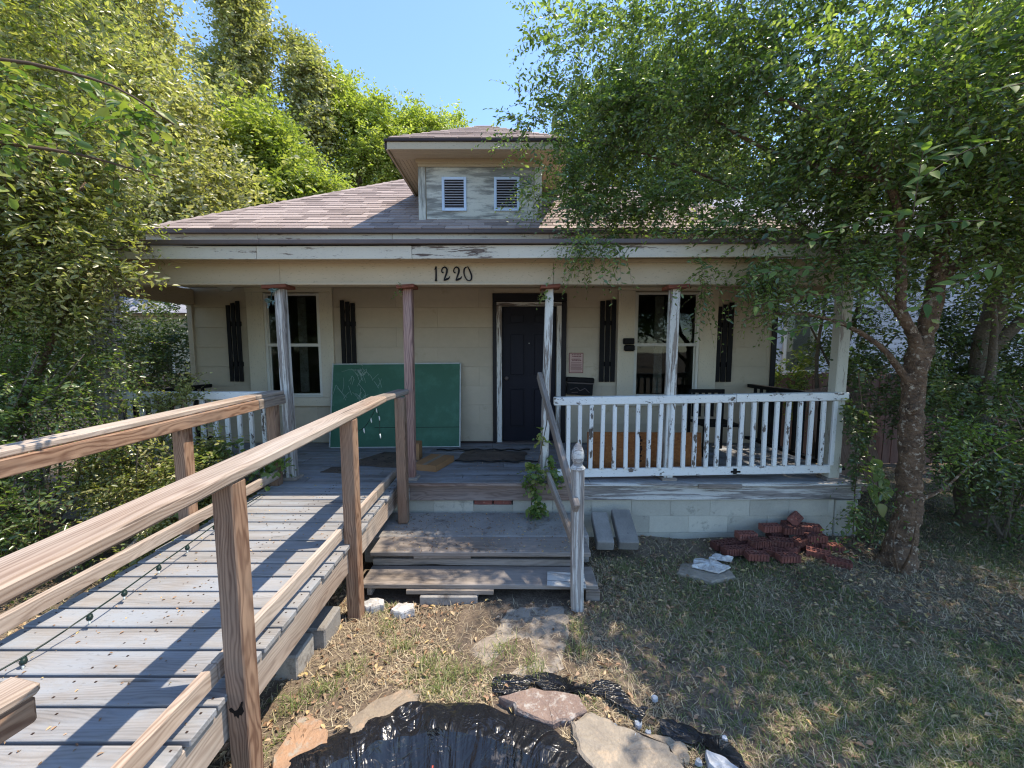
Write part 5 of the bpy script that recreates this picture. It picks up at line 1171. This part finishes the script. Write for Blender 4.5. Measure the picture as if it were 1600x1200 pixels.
shrub('dark leafy bush between the left porch end and the neighbouring house', [((-5.7, 6.4, 1.8), (.8, .7, 1.2), 1000), ((-6.6, 6.0, 2.2), (.9, .7, 1.2), 600), ((-5.6, 5.6, .8), (.6, .5, .6), 300)], 'leaf_dark', stemset(-6, 6.3, 2.2, 8, .7, .015), .06)
shrub('tall loose shrub standing behind the left porch post', [((-5.2, 4.9, 2.1), (.55, .4, 1.0), 760), ((-6.3, 4.6, 2.8), (.9, .7, 1.3), 700)], 'leaf_yellow', stemset(-5.9, 4.8, 2.8, 7, .6, .015), .05)
# background trees
def bigtree(label, x, y, h, blobs, mat, leafL=.15, name='tree', trunk=.22, J=8):
    s = thing(name, label, 'tree', (x, y, 0))
    ls = [[(x, y, -.2, trunk*1.2), (x+.1, y, h*.3, trunk*.9), (x-.1, y, h*.6, trunk*.6), (x, y, h*.9, trunk*.15)]]
    for (c, r, n) in blobs: ls.append([(x, y, max(.5, c[2]-r[2]*1.6), trunk*.45), ((x+c[0])/2, (y+c[1])/2, c[2]-r[2]*.7, trunk*.3), (c[0], c[1], c[2]+r[2]*.3, trunk*.08)])
    tubes('trunk', [refine(l, 4, .03) for l in ls], 'grey_bark', s, 8, .04)
    foliage('crown', blobs, mat, s, leafL, J, (.4, .9), .2, .55, twigs=False, shell=.45)
    return s
bigtree('huge brownish-green tree rising over the left side behind the neighbouring roof', -10.5, 11, 11, [((-10.8, 10.5, 9.2), (2.24, 1.79, 2.69), 3675), ((-8.9, 10.2, 7.4), (1.20, 1.34, 1.68), 1925), ((-12.8, 10, 8), (2.46, 2.02, 3.36), 1575), ((-9.2, 10.2, 6.0), (1.90, 1.57, 1.68), 2100), ((-9.8, 9.8, 4.4), (2.46, 1.68, 1.68), 1400), ((-9.6, 10.5, 10.6), (1.12, 1.34, 1.57), 700), ((-7.6, 10.4, 5.9), (0.90, 1.01, 1.01), 455)], 'leaf_brown', .14)
bigtree('tall narrow poplar standing against the blue sky above the left roof slope', -10.4, 16, 16, [((-10.2, 16, 13.6), (0.69, 0.67, 2.24), 1085), ((-10.3, 16, 11.0), (1.06, 0.90, 1.79), 875), ((-10.4, 16, 15.6), (0.56, 0.56, 1.12), 350), ((-9.4, 16, 13.4), (0.39, 0.45, 1.01), 192), ((-11.3, 16, 12.2), (0.67, 0.67, 1.57), 350)], 'leaf_brown', .16, 'poplar_tree')
bigtree('second poplar with a pale brownish top right of the tall narrow one', -8.1, 17, 14, [((-8.2, 17, 12.3), (0.84, 0.78, 1.34), 875), ((-8.2, 17, 10.6), (1.12, 0.90, 1.34), 787), ((-8.3, 17, 13.6), (0.45, 0.45, 0.67), 210)], 'leaf_brown', .16, 'poplar_tree')
bigtree('bright green rounded tree just behind the left roof slope', -7.9, 13.2, 9, [((-7.9, 13, 8.3), (1.34, 1.12, 1.01), 1085), ((-8.9, 13, 7.2), (1.12, 1.12, 1.34), 910), ((-7.0, 13.1, 7.4), (1.34, 1.12, 1.01), 980), ((-7.9, 13, 6.4), (2.02, 1.34, 1.12), 1225), ((-6.2, 13.1, 6.8), (1.01, 0.90, 0.90), 525)], 'leaf_bright', .15, 'broadleaf_tree')
bigtree('bright green tree in the middle of the row behind the house', -6.6, 18, 13, [((-7.3, 18, 11.9), (1.12, 1.01, 1.46), 910), ((-6.2, 18, 11.4), (1.01, 1.01, 1.34), 840), ((-6.8, 18, 9.9), (1.79, 1.12, 1.34), 1050), ((-5.2, 18, 10.4), (1.01, 1.01, 1.57), 735), ((-7.4, 18, 13.1), (0.45, 0.45, 0.56), 157)], 'leaf_bright', .165, 'broadleaf_tree')
bigtree('yellow-green tree whose top shows left of the dormer roof', -4.4, 19, 12.5, [((-4.7, 19, 11.9), (0.90, 0.90, 1.23), 665), ((-3.8, 19, 11.2), (1.01, 0.90, 1.46), 700), ((-4.2, 19, 10.0), (1.57, 1.12, 1.01), 700)], 'leaf_bright', .165, 'broadleaf_tree')
bigtree('distant thin tree just left of the dormer peak', -2.4, 21, 12.5, [((-2.9, 21, 12.9), (0.56, 0.56, 1.01), 262), ((-2.0, 21, 12.2), (0.78, 0.67, 0.78), 297), ((-1.2, 21, 12.3), (0.45, 0.45, 0.50), 105)], 'leaf_bright', .165, 'broadleaf_tree')
bigtree('tall green tree behind the roof, seen through the big crown', 4.5, 19, 15, [((3.6, 19, 12), (2.46, 1.34, 2.46), 1225), ((6.2, 19, 13.5), (2.69, 1.57, 3.14), 1575), ((9.0, 19, 12), (2.69, 1.57, 3.36), 1400), ((4.8, 19, 9.4), (3.36, 1.57, 1.68), 1225)], 'leaf_dark', .16, 'broadleaf_tree')
bigtree('dark tree behind the white boarded house at the right', 9, 17, 12, [((8, 17, 9), (3, 2, 3), 1200), ((12, 17, 8), (3, 2, 3.5), 900), ((16, 16, 8), (3, 2, 4), 700)], 'leaf_dark', .2, 'broadleaf_tree')
bigtree('large tree standing between the houses at the right edge', 8.5, 6.2, 8, [((8.2, 6.0, 5.6), (2.0, 1.3, 2.0), 1300), ((10.5, 5.5, 4.5), (2, 1.6, 2.5), 900), ((7.0, 5.8, 6.8), (1.5, 1.2, 1.2), 600)], 'leaf_dark', .10, 'broadleaf_tree')
bigtree('wide low tree closing the view behind the left neighbouring house', -17, 15, 8, [((-17, 15, 5), (3.5, 2, 3.5), 1300), ((-13, 16, 6), (3, 2, 3), 1000)], 'leaf_bright', .18, 'broadleaf_tree')

# what stands across the street behind the viewer: the window panes mirror it
bigtree('broad street tree mirrored in the panes of the left window', -11, -32, 8, [((-11, -32, 5.2), (4.5, 2, 3), 500)], 'leaf_dark', .4, 'street_tree')
bigtree('broad street tree mirrored in the panes of the right window', 9, -32, 8, [((9, -32, 5.2), (4.6, 2, 3), 500), ((15, -32, 4.6), (3.5, 2, 2.4), 300)], 'leaf_dark', .4, 'street_tree')
bigtree('smaller street tree mirrored between the two others', -1, -33, 7, [((-1, -33, 4.2), (4, 2, 2.4), 350)], 'leaf_bright', .4, 'street_tree')

# ------------------------------------------------------------------ grass, straw, fallen leaves
def noise2(x, y, s, k=0):
    return (np.sin(x*s+k)*np.cos(y*s*1.13+k*2)+.6*np.sin(x*s*2.3+y*s*1.7+k*3)+.4*np.cos(y*s*4.1-x*s*3.3+k))/2
def free(x, y, step=True):
    ok = np.hypot(x-PC[0], y-PC[1]) > 1.07
    ok &= ~((y > 4.16) & (x > PXL) & (x < PXR+.02))
    ok &= ~((x > -1.42) & (x < .74) & (y > 3.05))
    return ok
stones = [(-.70, 2.05, .17), (-1.07, 1.83, .16), (.17, 2.09, .17), (.33, 2.08, .1), (.0, 2.11, .1), (.55, 1.80, .20), (.45, 1.95, .12), (.82, 1.86, .06), (.70, 1.70, .16)]
def blades(n, xr, yr, dens, L, Wd, flat=.3, seg=True):
    x = rng.uniform(*xr, n); y = yr[0]+(yr[1]-yr[0])*rng.uniform(0, 1, n)**1.5
    k = free(x, y) & (rng.uniform(0, 1, n) < dens(x, y))
    for (sx, sy, sr) in stones: k &= (np.hypot(x-sx, y-sy) > sr) | (rng.uniform(0, 1, n) < .03)
    x, y = x[k], y[k]; n = len(x)
    a = rng.uniform(0, 2*np.pi, n); el = np.abs(rng.normal(flat, .4, n)); l = rng.uniform(*L, n)
    D = np.stack([np.cos(a)*np.cos(el), np.sin(a)*np.cos(el), np.sin(el)], -1)
    P = np.stack([x, y, hgt(x, y)], -1); S = unit(np.cross(D, np.array([0, 0, 1.])))*Wd*rng.uniform(.6, 1.2, (n, 1))
    bend = rng.uniform(.1, .6, (n, 1))*l[:, None]; sd = unit(np.cross(D, np.array([0, 0, 1.])))*rng.normal(0, .25, (n, 1))*l[:, None]
    m = P+D*l[:, None]*.5+np.array([0, 0, .004]); tp = P+D*l[:, None]+sd-np.array([0, 0, 1])*bend*np.maximum(D[:, 2:], .05)
    tp[:, 2] = np.maximum(tp[:, 2], P[:, 2]+.003)
    V = np.stack([P-S, P+S, m+S*.8, m-S*.8, tp], 1).reshape(-1, 3); i = (np.arange(n)*5)[:, None]
    F = np.concatenate([i+np.array([[0, 1, 2]]), i+np.array([[0, 2, 3]]), i+np.array([[3, 2, 4]])], 1).reshape(-1, 3)
    at = np.repeat(rng.uniform(0, 1, n), 3)
    return V, F, at
def lawn(x, y):
    g = np.clip((x-.55)/1.2, 0, 1)*np.clip(.62+.5*noise2(x, y, 1.7), .12, 1)
    g *= np.where((y > 3.75) & (x < 3.8), .12, 1); g *= np.where(np.hypot(x-3.66, y-3.3) < .75, .15, 1)
    left = np.where(x <= .8, np.clip(noise2(x, y, 3.1, 2)*.9-.12, 0, .5), 0)
    left *= ~((x > -.35) & (x < .45) & (y > 2.3))
    far_ = np.where(y > 5, .5, 1)
    return np.maximum(g, left)*far_
V, F, at = blades(400000, (-1.5, 6.5), (1.15, 8), lawn, (.03, .085), .0021, .5)
npmesh('grass', V, F, 'grass', attr=at, kind='stuff', label='patchy short green lawn grass in front of the house', cat='grass')
def dry(x, y):
    d = np.clip(.55+.55*noise2(x, y, 2.3, 5), .1, 1); d = np.where((x > -.4) & (x < .45) & (y > 2.3) & (y < 3.05), d*.28, d); d *= np.where((y > 3.7) & (x > .7) & (x < 3.8), .35, 1)
    return d*np.where(y > 5, .4, 1)
V, F, at = blades(330000, (-3.6, 6.5), (1.15, 8), dry, (.03, .11), .0018, .24)
npmesh('dry_grass', V, F, 'straw', attr=at, kind='stuff', label='matted dry straw lying over the bare soil', cat='grass')
V, F, at = blades(9000, (-5.5, -2.6), (1.0, 5), lambda x, y: np.full(x.shape, .7), (.03, .10), .002, .6)
npmesh('weeds', V, F, 'grass', attr=at, kind='stuff', label='weeds and thin grass left of the ramp', cat='weeds')
# tufts
tx, ty = [], []
for (cx, cy) in ((-1.0, 2.35), (-.75, 2.55), (-.55, 2.4), (-.35, 2.32), (.45, 2.55), (.50, 2.75), (.15, 2.38), (-1.25, 2.1), (-1.12, 2.2), (1.0, 3.5), (-.9, 2.75), (-.45, 2.22), (-.2, 2.35), (-.05, 2.5)):
    a = rng.normal(0, .045, (70, 2)); tx.append(cx+a[:, 0]); ty.append(cy+a[:, 1])
x = np.concatenate(tx); y = np.concatenate(ty); n = len(x); a = rng.uniform(0, 6.28, n); el = rng.uniform(.5, 1.4, n); l = rng.uniform(.05, .13, n)
D = np.stack([np.cos(a)*np.cos(el), np.sin(a)*np.cos(el), np.sin(el)], -1); P = np.stack([x, y, hgt(x, y)], -1); S = unit(np.cross(D, np.array([0, 0, 1.])))*.002
m = P+D*l[:, None]*.55; tp = m+unit(D-np.array([0, 0, .7]))*l[:, None]*.5
V = np.stack([P-S, P+S, m+S*.8, m-S*.8, tp], 1).reshape(-1, 3); i = (np.arange(n)*5)[:, None]
F = np.concatenate([i+np.array([[0, 1, 2]]), i+np.array([[0, 2, 3]]), i+np.array([[3, 2, 4]])], 1).reshape(-1, 3)
npmesh('grass_tufts', V, F, 'grass', attr=np.repeat(rng.uniform(0, 1, n), 3), kind='stuff', label='longer green tufts of grass between ramp and pond', cat='grass')
# fallen leaves
def litter(n, xr, yr, dens, Ls):
    x = rng.uniform(*xr, n); y = rng.uniform(*yr, n); k = free(x, y) & (rng.uniform(0, 1, n) < dens(x, y)); x, y = x[k], y[k]; n = len(x)
    a = rng.uniform(0, 6.28, n); P = np.stack([x, y, hgt(x, y)+rng.uniform(.006, .026, n)], -1)
    A = np.stack([np.cos(a), np.sin(a), rng.normal(.0, .25, n)], -1); N = np.array([0, 0, 1.])+rng.normal(0, .45, (n, 3))
    L = rng.uniform(*Ls, n); V, F = leafgeo(P, A, N, L, L*rng.uniform(.35, .6, n), .3, .2)
    return V, F, np.repeat(rng.uniform(0, 1, n), 2)
def ld(x, y):
    d = np.full(x.shape, .35); d = np.where((y > 2.85) & (y < 3.7) & (x > -1.4) & (x < 1.6), 1.0, d); d = np.where((np.hypot(x-3.4, y-3.4) < 1.1), .9, d); d = np.where((x < .4) & (y < 2.9), .6, d)
    d = np.where((x > -.4) & (x < .45) & (y > 2.35) & (y < 3.0), .06, d); return d
V, F, at = litter(34000, (-4.5, 6.5), (1.3, 6.5), ld, (.018, .05))
npmesh('leaf_litter', V, F, 'litter', attr=at, kind='stuff', label='brown fallen leaves scattered over the soil and under the steps', cat='leaves')
# crumbs and leaves on ramp deck, landing and porch
n = 420; x = rng.uniform(-2.5, -1.3, n); y = rng.uniform(.8, 4.0, n); z = FZ+.012-.036*(4.1-y)+.004
x2 = rng.uniform(-1.2, .6, 500); y2 = rng.uniform(3.62, 4.12, 500); z2 = np.full(500, .291)
x3 = rng.uniform(-2.3, 3.5, 500); y3 = rng.uniform(4.2, 5.8, 500); z3 = np.full(500, FZ+.006)
x4 = rng.uniform(-1.1, .6, 260); y4 = rng.uniform(3.3, 3.58, 260); z4 = np.full(260, .292)
P = np.stack([np.concatenate([x, x2, x3, x4]), np.concatenate([y, y2, y3, y4]), np.concatenate([z, z2, z3, z4])], -1); n = len(P); a = rng.uniform(0, 6.28, n)
A = np.stack([np.cos(a), np.sin(a), rng.normal(0, .2, n)], -1); L = rng.uniform(.006, .022, n)
V, F = leafgeo(P, A, np.array([0, 0, 1.])+rng.normal(0, .4, (n, 3)), L, L*.5, .3, .2)
npmesh('leaf_crumbs', V, F, 'litter', attr=np.repeat(rng.uniform(0, 1, n), 2), kind='stuff', label='dry leaf crumbs on the ramp, landing and porch boards', cat='leaves')
